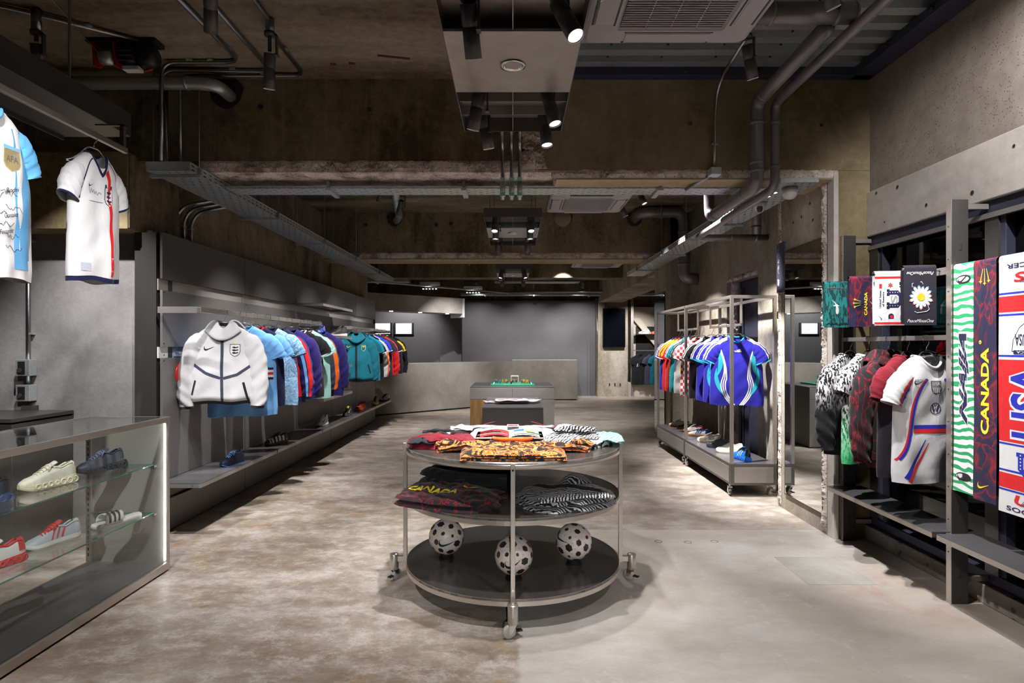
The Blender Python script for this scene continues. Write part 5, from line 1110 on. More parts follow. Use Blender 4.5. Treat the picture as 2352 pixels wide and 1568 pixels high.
# ------------------------------------------------------------ shoes
_sm={}
def shoe_mat(c,rough=.5): return plain(c if not isinstance(c,str) else C_[c],rough,0,'shoe_leather')
def hw(x,wd=1.0):
    T=[(-.142,.008),(-.135,.022),(-.11,.032),(-.05,.032),(0,.034),(.06,.044),(.10,.042),(.125,.030),(.138,.017),(.145,.004)]
    return interp_lin(T,x)*wd
def interp_lin(T,x):
    if x<=T[0][0]: return T[0][1]
    for (a,p),(b,q) in zip(T,T[1:]):
        if x<=b: f=(x-a)/(b-a); f=f*f*(3-2*f)*.4+f*.6; return p+(q-p)*f
    return T[-1][1]
def sneaker(label,loc,rotz,upper,sole,accent,lace=None,lining=(.03,.03,.035),style='runner',stripes=None,pods=False,high=0.0,group=None,emblem=None,tongue=None,ribs=None,outsole=None,scale=1.0):
    """toe towards local +x"""
    t=thing('sneaker',label,'shoe',loc,rotz,group); t.scale=(scale,scale,scale*1.12)
    NX=40; xs=[-.140+.283*i/NX for i in range(NX+1)]
    sh=(lambda x:interp_lin([(-.145,.040),(-.05,.034),(.05,.026),(.12,.024),(.145,.032)],x)) if style!='flat' else (lambda x:interp_lin([(-.145,.026),(.1,.022),(.145,.026)],x))
    toe=lambda x:max(0,(x-.09)/.055)**2*.016+max(0,(-x-.115)/.03)**2*.006
    # sole
    m=MB(); rings=[]
    for x in xs:
        w=hw(x); z0=toe(x); z1=sh(x)+toe(x)*.3; fl=.004
        rings.append([(x,-w-fl*.4,z0),(x,-w-fl,z0+(z1-z0)*.35),(x,-w-fl*.2,z1),(x,w+fl*.2,z1),(x,w+fl,z0+(z1-z0)*.35),(x,w+fl*.4,z0)])
    n=6; vs=[p for r in rings for p in r]
    fs=[(i*n+k,(i+1)*n+k,(i+1)*n+(k+1)%n,i*n+(k+1)%n) for i in range(NX) for k in range(n)]+[tuple(range(n)),tuple(NX*n+k for k in range(n-1,-1,-1))]
    m.add(vs,fs).build('midsole',shoe_mat(sole,.55),t,False)
    if outsole:
        m=MB(); vs=[]
        for x in xs: w=hw(x)+.003; z=toe(x); vs+=[(x,-w,z-.0005),(x,-w,z+.007),(x,w,z+.007),(x,w,z-.0005)]
        m.add(vs,[(i*4+k,(i+1)*4+k,(i+1)*4+(k+1)%4,i*4+(k+1)%4) for i in range(NX) for k in range(4)]).build('outsole',shoe_mat(outsole),t)
    if pods:
        m=MB()
        for k in range(7):
            x=-.125+.034*k
            for s in (-1,1):
                w=hw(x)+.003; r=.013 if k<3 else .010; pts=[(x+r*math.cos(a),s*w,.017+r*1.0*math.sin(a)) for a in [2*PI*j/14 for j in range(15)]]
                m.tube(pts,.0034,6,False)
        m.build('air_pod',shoe_mat(tuple(min(1,c*1.25) for c in sole)),t,True)
    # upper
    top=lambda x:interp_lin([(-.142,.062+high),(-.13,.098+high),(-.10,.104+high),(-.06,.088+high*.9),(-.02,.098+high*.7),(.02,.086+high*.2),(.06,.068),(.10,.058),(.13,.046),(.145,.03)],x)
    if style=='flat': t0=top; top=lambda x:t0(x)-.012
    op0,op1=-.122,-.012; NA=28
    def sec(x,a):
        w=hw(x)*(.985)-.002; z0=sh(x)+toe(x)*.3-.004; H=top(x)-z0; c,s=math.cos(a),math.sin(a)
        taper=1-.30*s if x<.03 else 1-.22*s*max(0,1-(x-.03)/.11)
        return Vector((x,w*(abs(c)**.75)*(1 if c>0 else -1)*taper,z0+H*(s**.85)))
    def up(i,j):
        x=xs[i]; a=PI*j/NA; p=sec(x,a)
        if op0<x<op1:
            e=min(1,(x-op0)/.02,(op1-x)/.02); lim=.52
            if abs(math.cos(a))<lim:
                e2=min(1,(lim-abs(math.cos(a)))/.12); p.z-=(.058*e*e2)
        return p
    m=MB(); vs=[up(i,j) for i in range(NX+1) for j in range(NA+1)]; w=NA+1
    for i in range(NX):
        for j in range(NA):
            xm=(xs[i]+xs[i+1])/2; am=PI*(j+.5)/NA; m.cur=0
            m.mi.append(1 if (op0+.008<xm<op1-.004 and abs(math.cos(am))<.47) else (2 if (ribs and int((xm+.3)*ribs)%2==0 and -.11<xm<.09 and abs(math.cos(am))>.35) else 0)); m.f.append((i*w+j,(i+1)*w+j,(i+1)*w+j+1,i*w+j+1))
    m.v=[tuple(v) for v in vs]
    m.build('upper',[shoe_mat(upper),shoe_mat(lining,.9),shoe_mat(accent)],t,True)
    m=MB()
    for s in (-1,1):
        pts=[]
        for k in range(13):
            x=op0+.004+(op1-op0-.008)*k/12; a=math.acos(.52*s); p=sec(x,a); pts.append(p+Vector((0,s*.001,.001)))
        m.tube(pts,.0048,8)
    m.tube([sec(op0,a)+Vector((-.001,0,0)) for a in [PI*(.28+.44*k/8) for k in range(9)]],.006,8); m.build('collar',shoe_mat(accent if not isinstance(accent,str) else C_[accent],.8),t,True)
    # tongue
    tm=MB(); tm.grid(8,8,lambda u,v:Vector((.045-.075*v-.006*v*v,(u-.5)*(.030+.012*v),top(.045)-.001+(.042+high*.8)*v-.006*(2*u-1)**2))); tm.build('tongue',shoe_mat(tongue or upper,.7),t,True,solid=.005)
    # laces
    lm=MB(); lc=lace or accent
    for k in range(6):
        x=.062-.0145*k; zt=top(x)+.003+(.004 if x<.02 else 0); hwid=.017+.0015*k
        lm.tube([(x+.002,-hwid,zt-.006),(x,-hwid*.5,zt+.001),(x-.001,0,zt+.0025),(x,hwid*.5,zt+.001),(x+.002,hwid,zt-.006)],.0029,6)
    for s in (-1,1): lm.tube([(-.012,s*.004,top(0)+.006),(-.006,s*.018,top(0)+.010),(.006,s*.026,top(0)+.0),(.014,s*.024,top(0)-.014)],.0022,6)
    lm.build('laces',shoe_mat(lc,.8),t,True)
    # toe cap overlay
    tm=MB(); tm.grid(18,6,lambda u,v:(lambda x,a:sec(x,a)+Vector((.0012,0,.0012)))(.141-.036*v,PI*(.04+.92*u))); tm.build('toe_overlay',shoe_mat(accent if style=='runner' else upper),t,True)
    tm=MB(); tm.grid(16,6,lambda u,v:(lambda x,a:sec(x,a)*1.0+Vector((-.0015,(1 if a<PI/2 else -1)*.001,.0)))(-.139+.040*v,PI*(.06+.88*u)) if True else None); 
    tm.build('heel_counter',shoe_mat(accent),t,True)
    if stripes:
        for k in range(3):
            m=MB()
            for s in (0,1):
                vs=[]
                for q in range(9):
                    f=q/8; x=.008-.027*k+.034*f*0-.028*f+.02; a=(PI*.03+PI*.30*f) if s==0 else PI-(PI*.03+PI*.30*f)
                    for dx in (-.0048,.0048): p=sec(x+dx,a); vs.append(p+Vector((0,(1 if s==0 else -1)*.0022,.001)))
                m.add(vs,[(2*i,2*i+1,2*i+3,2*i+2) for i in range(8)])
            m.build('side_stripe',shoe_mat(stripes),t)
    if emblem:
        m=MB()
        for s in (0,1):
            for q in SWOOSH_Q:
                pl=[]
                for a,b in q:
                    x=-.085+.115*(1-a)*1.0 if False else .055-.14*a; aa=PI*(.10+.40*b); aa=aa if s==0 else PI-aa
                    p=sec(x,aa); pl.append(p+Vector((0,(1 if s==0 else -1)*.0025,.0015)))
                m.poly(pl)
        m.build('side_emblem',shoe_mat(emblem),t)
    return t
def c3(r,g,b): return srgb(r,g,b)
TW=R(-100)
# left wall shoes: toes towards the viewpoint
LS=[('navy sneaker with pale blue lace loops on the low shelf near the glass case',-2.53,5.42,.434,R(-104),c3(17,21,42),c3(16,18,34),c3(24,30,56),c3(120,170,225),dict(ribs=0,outsole=c3(70,120,200),tongue=c3(24,30,60),emblem=None)),
('black, white and orange sneaker on the low wall shelf',-2.57,6.53,.434,R(-120),c3(225,222,215),(.02,.02,.022),c3(40,36,34),(.02,.02,.02),dict(ribs=42,tongue=(.03,.03,.03))),
('plain white low sneaker with black emblem on the low wall shelf',-2.57,8.10,.434,R(-100),c3(238,236,236),c3(232,230,230),c3(238,236,236),c3(235,235,235),dict(lining=c3(200,200,200),emblem=(.02,.02,.02),style='flat',high=.03)),
('black sneaker with yellow lining on the low wall shelf',-2.53,9.20,.434,R(-95),(.02,.02,.022),c3(60,66,74),(.03,.03,.03),c3(30,30,30),dict(tongue=c3(220,180,60),lining=c3(220,180,60),emblem=c3(210,210,210),high=.02)),
('orange and black sneaker on the low wall shelf',-2.55,10.05,.434,R(-110),c3(232,92,30),c3(228,110,50),(.02,.02,.022),(.02,.02,.02),dict(high=.02)),
('bright yellow and black sneaker on the low wall shelf',-2.52,11.0,.434,R(-90),(.03,.03,.03),c3(238,226,40),c3(238,226,40),c3(170,30,30),dict(high=.02)),
('black and silver sneaker at the far end of the low wall shelf',-2.50,11.72,.434,R(-115),(.03,.03,.035),c3(40,44,46),c3(190,195,200),(.02,.02,.02),dict(ribs=40,high=.01)),
('blue patterned boot on the rail height shelf behind the clothes',-2.55,7.98,1.645,R(-90),c3(40,46,140),c3(60,70,160),c3(110,130,220),c3(20,20,40),dict(ribs=55,high=.01)),
('black and grey sneaker on the rail height shelf between the clothes rails',-2.52,8.70,1.645,R(-125),c3(52,50,50),c3(190,180,172),(.03,.03,.03),(.03,.03,.03),dict(ribs=30,high=.02)),
('white and grey sneaker on the knee high shelf between the clothes rails',-2.55,8.62,.825,R(-90),c3(205,210,215),c3(225,228,230),c3(60,66,72),c3(90,90,95),dict(ribs=40,high=.01)),
('white sneaker under the pale turquoise shirt on the knee high shelf',-2.50,7.90,.825,R(-170),c3(225,222,222),c3(228,226,226),c3(200,198,198),c3(220,220,220),dict(style='flat'))]
for lb,x,y,z,rz,u,s,a,l,kw in LS: sneaker(lb,(x,y,z),rz,u,s,a,l,group='shoes on the left wall',**kw)
# shoes on the base of the wheeled rack: toes towards the aisle and the far end
GS=[('blue and black running shoe, nearest on the wheeled rack',2.37,6.22,R(100),c3(30,120,215),c3(30,110,215),c3(36,40,48),(.02,.02,.02),dict(pods=True,lining=(.015,.015,.015),stripes=c3(210,225,240),high=.01)),
('white sneaker behind the blue one on the wheeled rack',2.38,6.60,R(150),c3(228,224,214),c3(220,214,200),c3(240,238,230),c3(225,220,210),dict(lining=c3(120,120,118))),
('dark navy sneaker in the middle of the wheeled rack',2.38,6.93,R(150),c3(44,48,62),c3(34,36,46),c3(60,66,84),c3(150,155,165),dict(pods=True)),
('cream chunky sneaker in the middle of the wheeled rack',2.39,7.32,R(145),c3(214,204,184),c3(226,216,196),c3(228,220,204),c3(225,218,205),dict(pods=True,lining=c3(150,140,125),ribs=40)),
('navy and white indoor shoe with gum sole, nearest of the four gum soled ones',2.42,7.83,R(140),c3(226,228,232),c3(196,130,70),c3(36,54,120),c3(30,40,80),dict(style='flat',stripes=c3(60,130,200))),
('white indoor shoe with a dark red collar and gum sole on the wheeled rack',2.45,8.17,R(140),c3(224,218,212),c3(196,130,70),c3(150,30,50),c3(220,215,210),dict(style='flat',lining=c3(120,24,40))),
('navy indoor shoe with gum sole near the far end of the wheeled rack',2.45,8.48,R(140),c3(40,46,66),c3(196,130,70),c3(222,222,222),c3(220,220,220),dict(style='flat',stripes=c3(225,225,225))),
('white indoor shoe with gum sole, farthest on the wheeled rack',2.41,8.76,R(140),c3(222,212,200),c3(204,140,84),c3(230,224,214),c3(225,220,215),dict(style='flat'))]
for lb,x,y,rz,u,s,a,l,kw in GS: sneaker(lb,(x,y,.328),rz,u,s,a,l,group='shoes on the wheeled rack base',**kw)
# shoes in the glass case
sneaker('cream runner with bubble sole on the upper glass shelf',(-2.60,3.36,.7155),R(252),c3(240,236,222),c3(226,218,190),c3(236,230,212),c3(230,222,200),c3(170,160,130),pods=True,ribs=36,group='shoes in the glass case',scale=1.06)
sneaker('dark blue grey runner with ribbed side on the upper glass shelf',(-2.60,3.79,.7155),R(252),c3(70,74,88),c3(30,32,38),c3(46,50,62),c3(120,140,180),c3(40,42,52),pods=True,ribs=36,group='shoes in the glass case',scale=1.06)
sneaker('silver football trainer with red lines on the lower glass shelf',(-2.58,3.37,.3945),R(252),c3(176,182,192),c3(222,218,218),c3(190,196,204),c3(205,40,44),c3(120,125,135),style='flat',stripes=c3(214,40,40),tongue=c3(206,50,50),group='shoes in the glass case',scale=1.06)
sneaker('blue and black shoe cut by the left picture edge on the upper glass shelf',(-2.62,2.93,.7155),R(252),c3(24,34,60),c3(40,70,120),c3(20,24,34),c3(60,140,220),pods=True,group='shoes in the glass case',scale=1.06)
sneaker('white and red shoe cut by the left picture edge on the lower glass shelf',(-2.585,2.98,.3945),R(252),c3(230,226,226),c3(205,40,44),c3(214,40,44),c3(235,230,230),pods=True,group='shoes in the glass case',scale=1.06)
t=thing('slide_sandal','white slide sandal with black stripes on the lower glass shelf','sandal',(-2.47,3.75,.3945),R(244)); t.scale=(1.04,)*3
m=MB(); NX=40; vs=[]
for i in range(NX+1):
    x=-.140+.283*i/NX; w=hw(x)*1.08; z=.024+.012*max(0,-x/.14)+.006*max(0,(x-.09)/.05)**2
    vs+=[(x,-w,0),(x,-w-.003,z*.6),(x,-w+.004,z),(x,0,z-.005),(x,w-.004,z),(x,w+.003,z*.6),(x,w,0)]
n=7; m.add(vs,[(i*n+k,(i+1)*n+k,(i+1)*n+(k+1)%n,i*n+(k+1)%n) for i in range(NX) for k in range(n)]+[tuple(range(n)),tuple(NX*n+k for k in range(n-1,-1,-1))]).build('footbed',shoe_mat(c3(232,230,230)),t,True)
def strap(x,u,o=0): a=PI*min(1,max(0,u)); w=hw(x)*1.1+.004+o; return Vector((x,w*math.cos(a),.02+(.055+o)*abs(math.sin(a))**.7))
MB().grid(18,10,lambda u,v:strap(-.01+.105*v-.012*math.sin(PI*u),u)).build('strap',shoe_mat(c3(236,234,234)),t,True,solid=.005)
for k in range(3): MB().grid(18,2,lambda u,v:strap(.010+.028*k+.013*v-.012*math.sin(PI*u),.02+.96*u,.005)).build('black_stripe',shoe_mat((.02,.02,.022)),t,True)

# ------------------------------------------------------------ footballs on the bottom tier
def icos(level):
    bm=bmesh.new(); bmesh.ops.create_icosphere(bm,subdivisions=level,radius=1); V=[v.co.normalized() for v in bm.verts]; Fc=[f.calc_center_median().normalized() for f in bm.faces]; bm.free(); return V,Fc
def ball_meshes():
    out=[]; V,Fc=icos(2); RB=.11; rnd=random.Random(5)
    b=MB(); bm=bmesh.new(); bmesh.ops.create_icosphere(bm,subdivisions=5,radius=RB); b.add([v.co[:] for v in bm.verts],[[v.index for v in f.verts] for f in bm.faces]); bm.free()
    body=b.build('ball_skin',plain((.66,.62,.62),.4,0,'ball_white'),None,True); out.append(('ball_skin',body))
    blk=plain((.018,.02,.026),.35,0,'ball_black'); gold=plain(srgb(205,150,40),.45,0,'ball_gold')
    def cap(n,r,rot,lift,sides=6,irr=0):
        z=n; x=z.orthogonal().normalized(); y=z.cross(x); pts=[]
        for k in range(sides):
            a=rot+2*PI*k/sides; rr=r*(1+irr*math.sin(2*a+rot)); pts.append((z+(x*math.cos(a)+y*math.sin(a))*rr/RB).normalized()*(RB+lift))
        c=z*(RB+lift*.6); return [c]+pts
    for i,v in enumerate(V):
        if v.y<-.90: continue
        r=(.024,.012,.018,.009)[(i*7+i//5)%4]; rot=rnd.uniform(0,6); m=MB(); p=cap(v,r,rot,.0012,6,.12); q=cap(v,r*.96,rot,-.001,6,.12)
        m.add(p+q[1:],[(0,k,k%6+1) for k in range(1,7)]+[(k,6+k,6+k%6+1,k%6+1) for k in range(1,7)]); o=m.build('panel',blk,None); out.append(('panel',o))
        m=MB(); a=cap(v,r+.0022,rot,.0006,6,.12)
        m.add(a,[(0,k,k%6+1) for k in range(1,7)]); out.append(('gold_edge',m.build('gold_edge',gold,o)))
    m=MB()
    for f in Fc:
        x=f.orthogonal().normalized(); y=f.cross(x)
        for k in range(3):
            a=2*PI*k/3+.4; d=x*math.cos(a)+y*math.sin(a); e=f.cross(d)
            m.poly([(f*1+e*.012).normalized()*(RB+.0009),(f+d*.085).normalized()*(RB+.0009),(f-e*.012).normalized()*(RB+.0009)])
    out.append(('gold_mark',m.build('gold_mark',gold,None)))
    m=MB()
    for q in SWOOSH_Q:
        m.poly([Vector(((a-.5)*.11,-RB,(b-.2)*.11)).normalized()*(RB+.0022) for a,b in q])
    sw=m.build('emblem',blk,None); out.append(('emblem',sw)); return out
BM_=ball_meshes(); 
for n,o in BM_:
    if o.parent is None: pass
def football(loc,rot,label):
    t=thing('football',label,'ball',loc,0,'footballs on the bottom tier'); t.rotation_euler=rot; mp={}
    for n,o in BM_:
        if o.parent is None: c=o.copy(); COL.objects.link(c); c.parent=t; mp[o.name]=c
    for n,o in BM_:
        if o.parent is not None: c=o.copy(); COL.objects.link(c); c.parent=mp[o.parent.name]
    s=thing('ball_stand','black ring stand under the '+label.split(' with')[0].split(',')[0],'stand',(loc[0],loc[1],.1615),0,'ball stands')
    MB().lathe([(.040,0),(.046,.004),(.040,.03),(.052,.046),(.047,.047),(.034,.03),(.034,0)],28).build('ring',M['black'],s,True)
    MB().lathe([(.050,0),(.050,.006),(.036,.006),(.036,0)],28).build('foot_ring',M['black'],s)
football((-.42,3.80,.1615+.137),(R(8),R(6),R(8)),'left football with the tick facing front')
football((0.005,3.46,.1615+.137),(R(10),R(-10),R(-2)),'front football behind the middle leg, tick facing front')
football((.375,3.70,.1615+.137),(R(-20),R(30),R(-62)),'right football with its tick turned to the left')
for n,o in BM_: 
    bpy.data.objects.remove(o)

# ------------------------------------------------------------ folded and laid out clothes on the round table
def cloth_pile(name,label,cat,loc,rotz,outline,thick,mat,seed=0,wr=.012,layers=1,group=None,nr=22,nt=110,tilt=0):
    """a laid out garment: a star-shaped outline filled by a rumpled sheet with body"""
    t=thing(name,label,cat,loc,rotz,group); n=len(outline)
    def out(u):
        q=u*n; i=int(q)%n; f=q-int(q); a,b=Vector(outline[i]),Vector(outline[(i+1)%n]); return a.lerp(b,f)
    for L in range(layers):
        z0=thick*L/layers; th=thick/layers; sc=1-.02*L
        def fn(u,v):
            r=v; p=out(u%1.0)*r*sc; q=Vector((p.x*9,p.y*9,seed+L*3.1)); h=noise.noise(q)*.6+noise.noise(q*2.3)*.4+.5*abs(noise.noise(q*1.4+Vector((5,0,0))))
            e=1-r**8; z=z0+th*e**.5*(.75+.25*(1-r))+wr*h*e*(1 if L==layers-1 else .5)+tilt*p.x
            return Vector((p.x+.004*math.sin(31*u+seed),p.y,max(z,z0+.001)))
        mm=MB().grid(nt,nr,fn,True); mm.poly([fn(i/nt,1.0) for i in range(nt)][::-1]); mm.build('folded_body' if L==layers-1 else 'lower_fold',mat,t,True)
    return t
def tee_out(w,l,sw=.16,sl_=.12): 
    return [(0,l*.43),(w*.18,l*.46),(w*.35,l*.5),(w*.62,l*.42),(w*.5+sw,l*.26),(w*.5+sw*.8,l*.26-sl_),(w*.5,l*.2),(w*.5,-l*.1),(w*.48,-l*.5),(w*.2,-l*.5),(0,-l*.5),(-w*.2,-l*.5),(-w*.48,-l*.5),(-w*.5,-l*.1),(-w*.5,l*.2),(-w*.5-sw*.8,l*.26-sl_),(-w*.5-sw,l*.26),(-w*.62,l*.42),(-w*.35,l*.5),(-w*.18,l*.46)]
ZT=.885
def box_out(w,d,seed,n=28,k=.10,p=3.2):
    r=random.Random(seed); o=[]
    for i in range(n):
        a=2*PI*i/n; c,s=math.cos(a),math.sin(a); q=(abs(c)**p+abs(s)**p)**(-1/p)*(1+r.uniform(-k,k*.4)); o.append((w/2*c*q,d/2*s*q))
    return o
def drape(x0,y0,dx,dy,z,nm,mat,t,amp=.008,lift=.0):
    MB().grid(16,10,lambda u,v:Vector((x0+dx[0]*u+dy[0]*v+.01*math.sin(7*u+3*v),y0+dx[1]*u+dy[1]*v+.008*math.sin(9*v+4*u),z+lift*math.sin(PI*u)*math.sin(PI*v)+amp*noise.noise(Vector((u*4,v*4,x0*9)))))).build(nm,mat,t,True,solid=.006)
t=cloth_pile('folded_shirt','orange and black splatter pattern shirt spread across the front of the round table','shirt',(.0,3.475,ZT),0,tee_out(.60,.50,.17,.15),.036,PT['tiger'],2,.03,2)
MB().tube([(-.12,.245,.048),(-.10,.18,.052),(-.06,.135,.056),(0,.12,.058),(.06,.135,.056),(.10,.18,.052),(.12,.245,.048)],.011,8).build('collar',CM('orange'),t,True)
for k in range(5): MB().tube([(-.27+.02*k,-.252,.006+.006*k),(0,-.258-.001*k,.006+.006*k),(.27-.03*k,-.252,.006+.006*k)],.0036,6).build('hem_fold',CM('black') if k%2 else PT['tiger'],t,True)
for s in (-1,1): drape(s*.30,.02,(s*.16,.05),(s*.03,.11),.034,'sleeve_fold',PT['tiger'],t,.02,.022)
t=cloth_pile('folded_shirt','crimson and dark grey shirt folded on the left of the round table','shirt',(-.44,3.80,ZT),R(10),box_out(.46,.46,7,28,.16,2.6),.046,PT['crimson'],7,.034)
drape(-.225,-.20,(.15,-.02),(.02,.20),.040,'dark_panel',CM('charcoal'),t,.012,.01); drape(-.10,-.22,(.20,.03),(-.04,.11),.050,'sleeve_fold',PT['crimson'],t,.02,.03); drape(-.13,.05,(.20,.05),(.0,.035),.066,'dark_trim',CM('black'),t,.01,.01)
MB().add(*(lambda P_:(P_,[(4*i,4*i+1,4*i+2,4*i+3) for i in range(len(P_)//4)]))([(x,-s,.084) for pl in swoosh(.10,.0,.10) for x,s in pl])).build('emblem',CM('white'),t)
t=cloth_pile('folded_shirt','white shirt with red and navy trim laid at the back of the round table','shirt',(0.0,4.20,ZT),0,tee_out(.60,.46,.18,.13),.050,CM('white'),11,.020)
for s in (-1,1):
    for c,o in (('navy',0),('red',.016)): MB().grid(12,1,lambda u,v:Vector((s*(.20-.08*u+o),-.06+.20*u+(.016)*v-o,.072+.002*math.sin(3*u)))).build('trim_stripe',CM(c),t)
    for c,o in (('red',0),('navy',.024)): MB().grid(10,1,lambda u,v:Vector((s*(.27+.13*u),-.05+.06*u+.022*v+o,.060-.01*u))).build('trim_stripe',CM(c),t)
    drape(s*.28,-.10,(s*.16,.03),(0,.12),.046,'sleeve_fold',CM('white'),t,.014,.02)
MB().box(-.04,.04,-.10,-.01,.066,.071).build('crest',CM('white'),t); MB().box(-.034,.034,-.095,-.04,.071,.0715).build('crest_field',CM('red'),t); MB().box(-.05,.05,-.005,.004,.066,.072).build('crest_bar',CM('navy'),t)
t=cloth_pile('folded_shirt','zebra striped shirt with mint sleeve folded on the right of the round table','shirt',(.40,3.85,ZT),R(-12),box_out(.46,.50,15,28,.12,2.8),.048,PT['zebraflat'],15,.030)
drape(.09,.24,(.16,-.03),(.07,-.38),.040,'mint_sleeve',PT['mintband'],t,.014,.012); drape(-.16,.04,(.26,.04),(.03,.10),.066,'upper_fold',PT['zebraflat'],t,.02,.02)
MB().grid(28,3,lambda u,v:Vector((.10+.085*math.cos(2*PI*u)*(1-.25*v),-.17+.05*math.sin(2*PI*u)*(1-.25*v),.036+.012*v)),True).build('cuff',CM('white'),t,True)
t=cloth_pile('folded_jacket','red and black patterned jacket folded at the left of the middle tier','jacket',(-.365,3.53,.588),R(-16),box_out(.62,.46,22,30,.10,3.4),.074,PT['redcamo'],22,.030,2,tilt=-.02)
def hgt(t,x,y):
    o=[c for c in t.children if c.name.startswith('folded_body')][0]
    return min(((v.co.x-x)**2+(v.co.y-y)**2,-v.co.z) for v in o.data.vertices)[1]*-1
def on_pile(t,vs,fs,c,nm,lift=.005): MB().add([(x,y,hgt(t,x,y)+lift) for x,y in vs],fs).build(nm,CM(c),t)
vs,fs=text2d('CANADA',.075,.33,0,.03); on_pile(t,[(-.09+a,-.05+b-.12*a) for a,b in vs],fs,'yellow','yellow_lettering')
on_pile(t,[(.10+.09*(a-.5),.05+.09*b) for q in SWOOSH_Q for a,b in q],[(4*i,4*i+1,4*i+2,4*i+3) for i in range(len(SWOOSH_Q))],'yellow','emblem')
t=cloth_pile('folded_jacket','black and white zebra jacket folded at the right of the middle tier','jacket',(.31,3.53,.588),R(22),box_out(.58,.46,27,30,.10,3.2),.072,PT['zebraback'],27,.030,2)
drape(-.26,-.215,(.42,-.02),(.02,.09),.070,'bright_fold',PT['zebraflat'],t,.008,.012)
MB().tube([(x,y,hgt(t,x,y)+.004) for x,y in ((-.19,.19),(-.12,.13),(-.05,.08),(.03,.02),(.10,-.05),(.16,-.11),(.20,-.16))],.012,8).build('zipper',CM('black'),t,True)
drape(.02,.06,(.20,.03),(.02,.12),.074,'raised_collar',PT['zebraback'],t,.01,.05)
cloth_pile('folded_jacket','black padded jacket folded at the back left of the middle tier','jacket',(-.30,4.06,.588),R(4),box_out(.64,.36,33,28,.10,2.8),.11,CM('black'),33,.034,2)
# open magazine in the middle of the table
t=thing('open_magazine','open football magazine with red and white pages on the round table','magazine',(-.02,3.88,.924))
def page(s):
    return lambda u,v:Vector((s*(.005+.21*u),-.13+.26*v,.004+.020*math.sin(PI*min(1,u*1.15))**.8*(1-.5*u)+.004))
for s,nm,c in ((-1,'left_page',c3(212,58,62)),(1,'right_page',c3(214,208,208))): MB().grid(16,10,page(s)).build(nm,plain(c,.35,0,'page'),t,True); MB().box(min(s*.005,s*.212),max(s*.005,s*.212),-.131,.131,0,.008).build('page_block',plain(c3(206,202,198),.6),t)
m=MB(); rnd=random.Random(3)
for k,(c,us,vs_) in enumerate((((.02,.02,.025),(.25,.7),(.40,.62)),(c3(238,226,226),(.05,.95),(.28,.33)),(c3(110,20,24),(.5,.9),(.55,.9)))):
    MB().grid(6,4,lambda u,v:page(-1)(us[0]+(us[1]-us[0])*u,vs_[0]+(vs_[1]-vs_[0])*v)+Vector((0,0,.002))).build('printed_picture',plain(c,.4),t)
for c,us,vs_ in ((c3(40,110,190),(.1,.42),(.72,.95)),(c3(196,170,50),(.45,.75),(.55,.74)),(c3(40,120,80),(.5,.95),(.38,.52)),(c3(60,60,64),(.1,.8),(.14,.2))):
    MB().grid(6,4,lambda u,v:page(1)(us[0]+(us[1]-us[0])*u,vs_[0]+(vs_[1]-vs_[0])*v)+Vector((0,0,.002))).build('printed_picture',plain(c,.4),t)
# newspapers on the low plinth
pm=plain(c3(222,222,222),.7,0,'newsprint')
NP=[(-.17,.02,.16,'newspaper with red headlines, leftmost of the fan on the low plinth'),(.0,.10,-.10,'newspaper with red headlines in the middle of the fan on the low plinth'),(.14,-.02,-.28,'newspaper with red headlines, rightmost of the fan on the low plinth'),(-.02,-.12,.05,'newspaper with red headlines at the front of the fan on the low plinth')]
for k,(x,y,a,lb) in enumerate(NP):
    t=thing('newspaper',lb,'newspaper',(x,7.95+y,.7575+.012*k),a,'newspapers on the low plinth')
    nf=lambda u,v:Vector((-.21+.42*u,-.15+.30*v,.004+.010*noise.noise(Vector((u*4,v*4,k*3)))+.006))
    MB().grid(14,10,nf).build('sheet',pm,t,True,solid=.008)
    for j in range(4): MB().grid(10,1,lambda u,v:nf(.06+.8*u*(1-.1*j),.82-.22*j+.09*v)+Vector((0,0,.0062))).build('headline',plain(c3(208,44,60) if j%2==0 or k==1 else c3(150,160,180),.7),t)
# toy pitch on the tall block
t=thing('toy_pitch','green toy football pitch board on the square display block','toy',(-.005,9.32,.901))
MB().box(-.335,.335,-.22,.40,0,.022).build('board',plain(c3(40,150,110),.4),t,bevel=.002)
m=MB()
for a in ((-.30,-.285,-.2,.38),(.285,.30,-.2,.38),(-.3,.3,-.2,-.19),(-.3,.3,.37,.38),(-.12,-.11,.1,.38),(.11,.12,.1,.38),(-.12,.12,.1,.11)): m.box(a[0],a[1],a[2],a[3],.022,.0235)
m.build('white_lines',M['white'],t)
m=MB()
for i in range(24):
    for j in range(20): x,y=-.275+.024*i,-.17+.027*j; m.box(x-.006,x+.006,y-.006,y+.006,.0222,.0262)
o=m.build('stud_field',plain(c3(52,176,134),.4),t); o['kind']='stuff'
t=thing('toy_goal','white toy goal at the back of the green pitch','toy',(.03,9.62,.9235))
MB().box(-.062,-.054,-.03,.03,0,.10).box(.054,.062,-.03,.03,0,.10).box(-.062,.062,-.03,.03,.092,.11).build('frame',M['white'],t,bevel=.002)
m=MB()
for k in range(8): m.box(-.054+.0155*k,-.0525+.0155*k,.024,.027,0,.095)
for k in range(5): m.box(-.054,.054,.024,.027,.018*k,.018*k+.0015)
m.build('net',M['acwhite'],t)
rnd=random.Random(12)
FG=[(-.27,.12,'b'),(-.24,.05,'b'),(-.19,-.05,'b'),(-.155,.16,'y'),(-.115,.06,'o'),(-.10,.18,'y'),(-.085,-.02,'b'),(-.095,.10,'y'),(.15,.08,'b'),(.19,.10,'o'),(.17,.18,'y'),(.22,.04,'y'),(.235,-.05,'o'),(.27,-.01,'b'),(0,.22,'b'),(.03,.24,'o'),(.06,.22,'b'),(-.02,-.16,'k')]
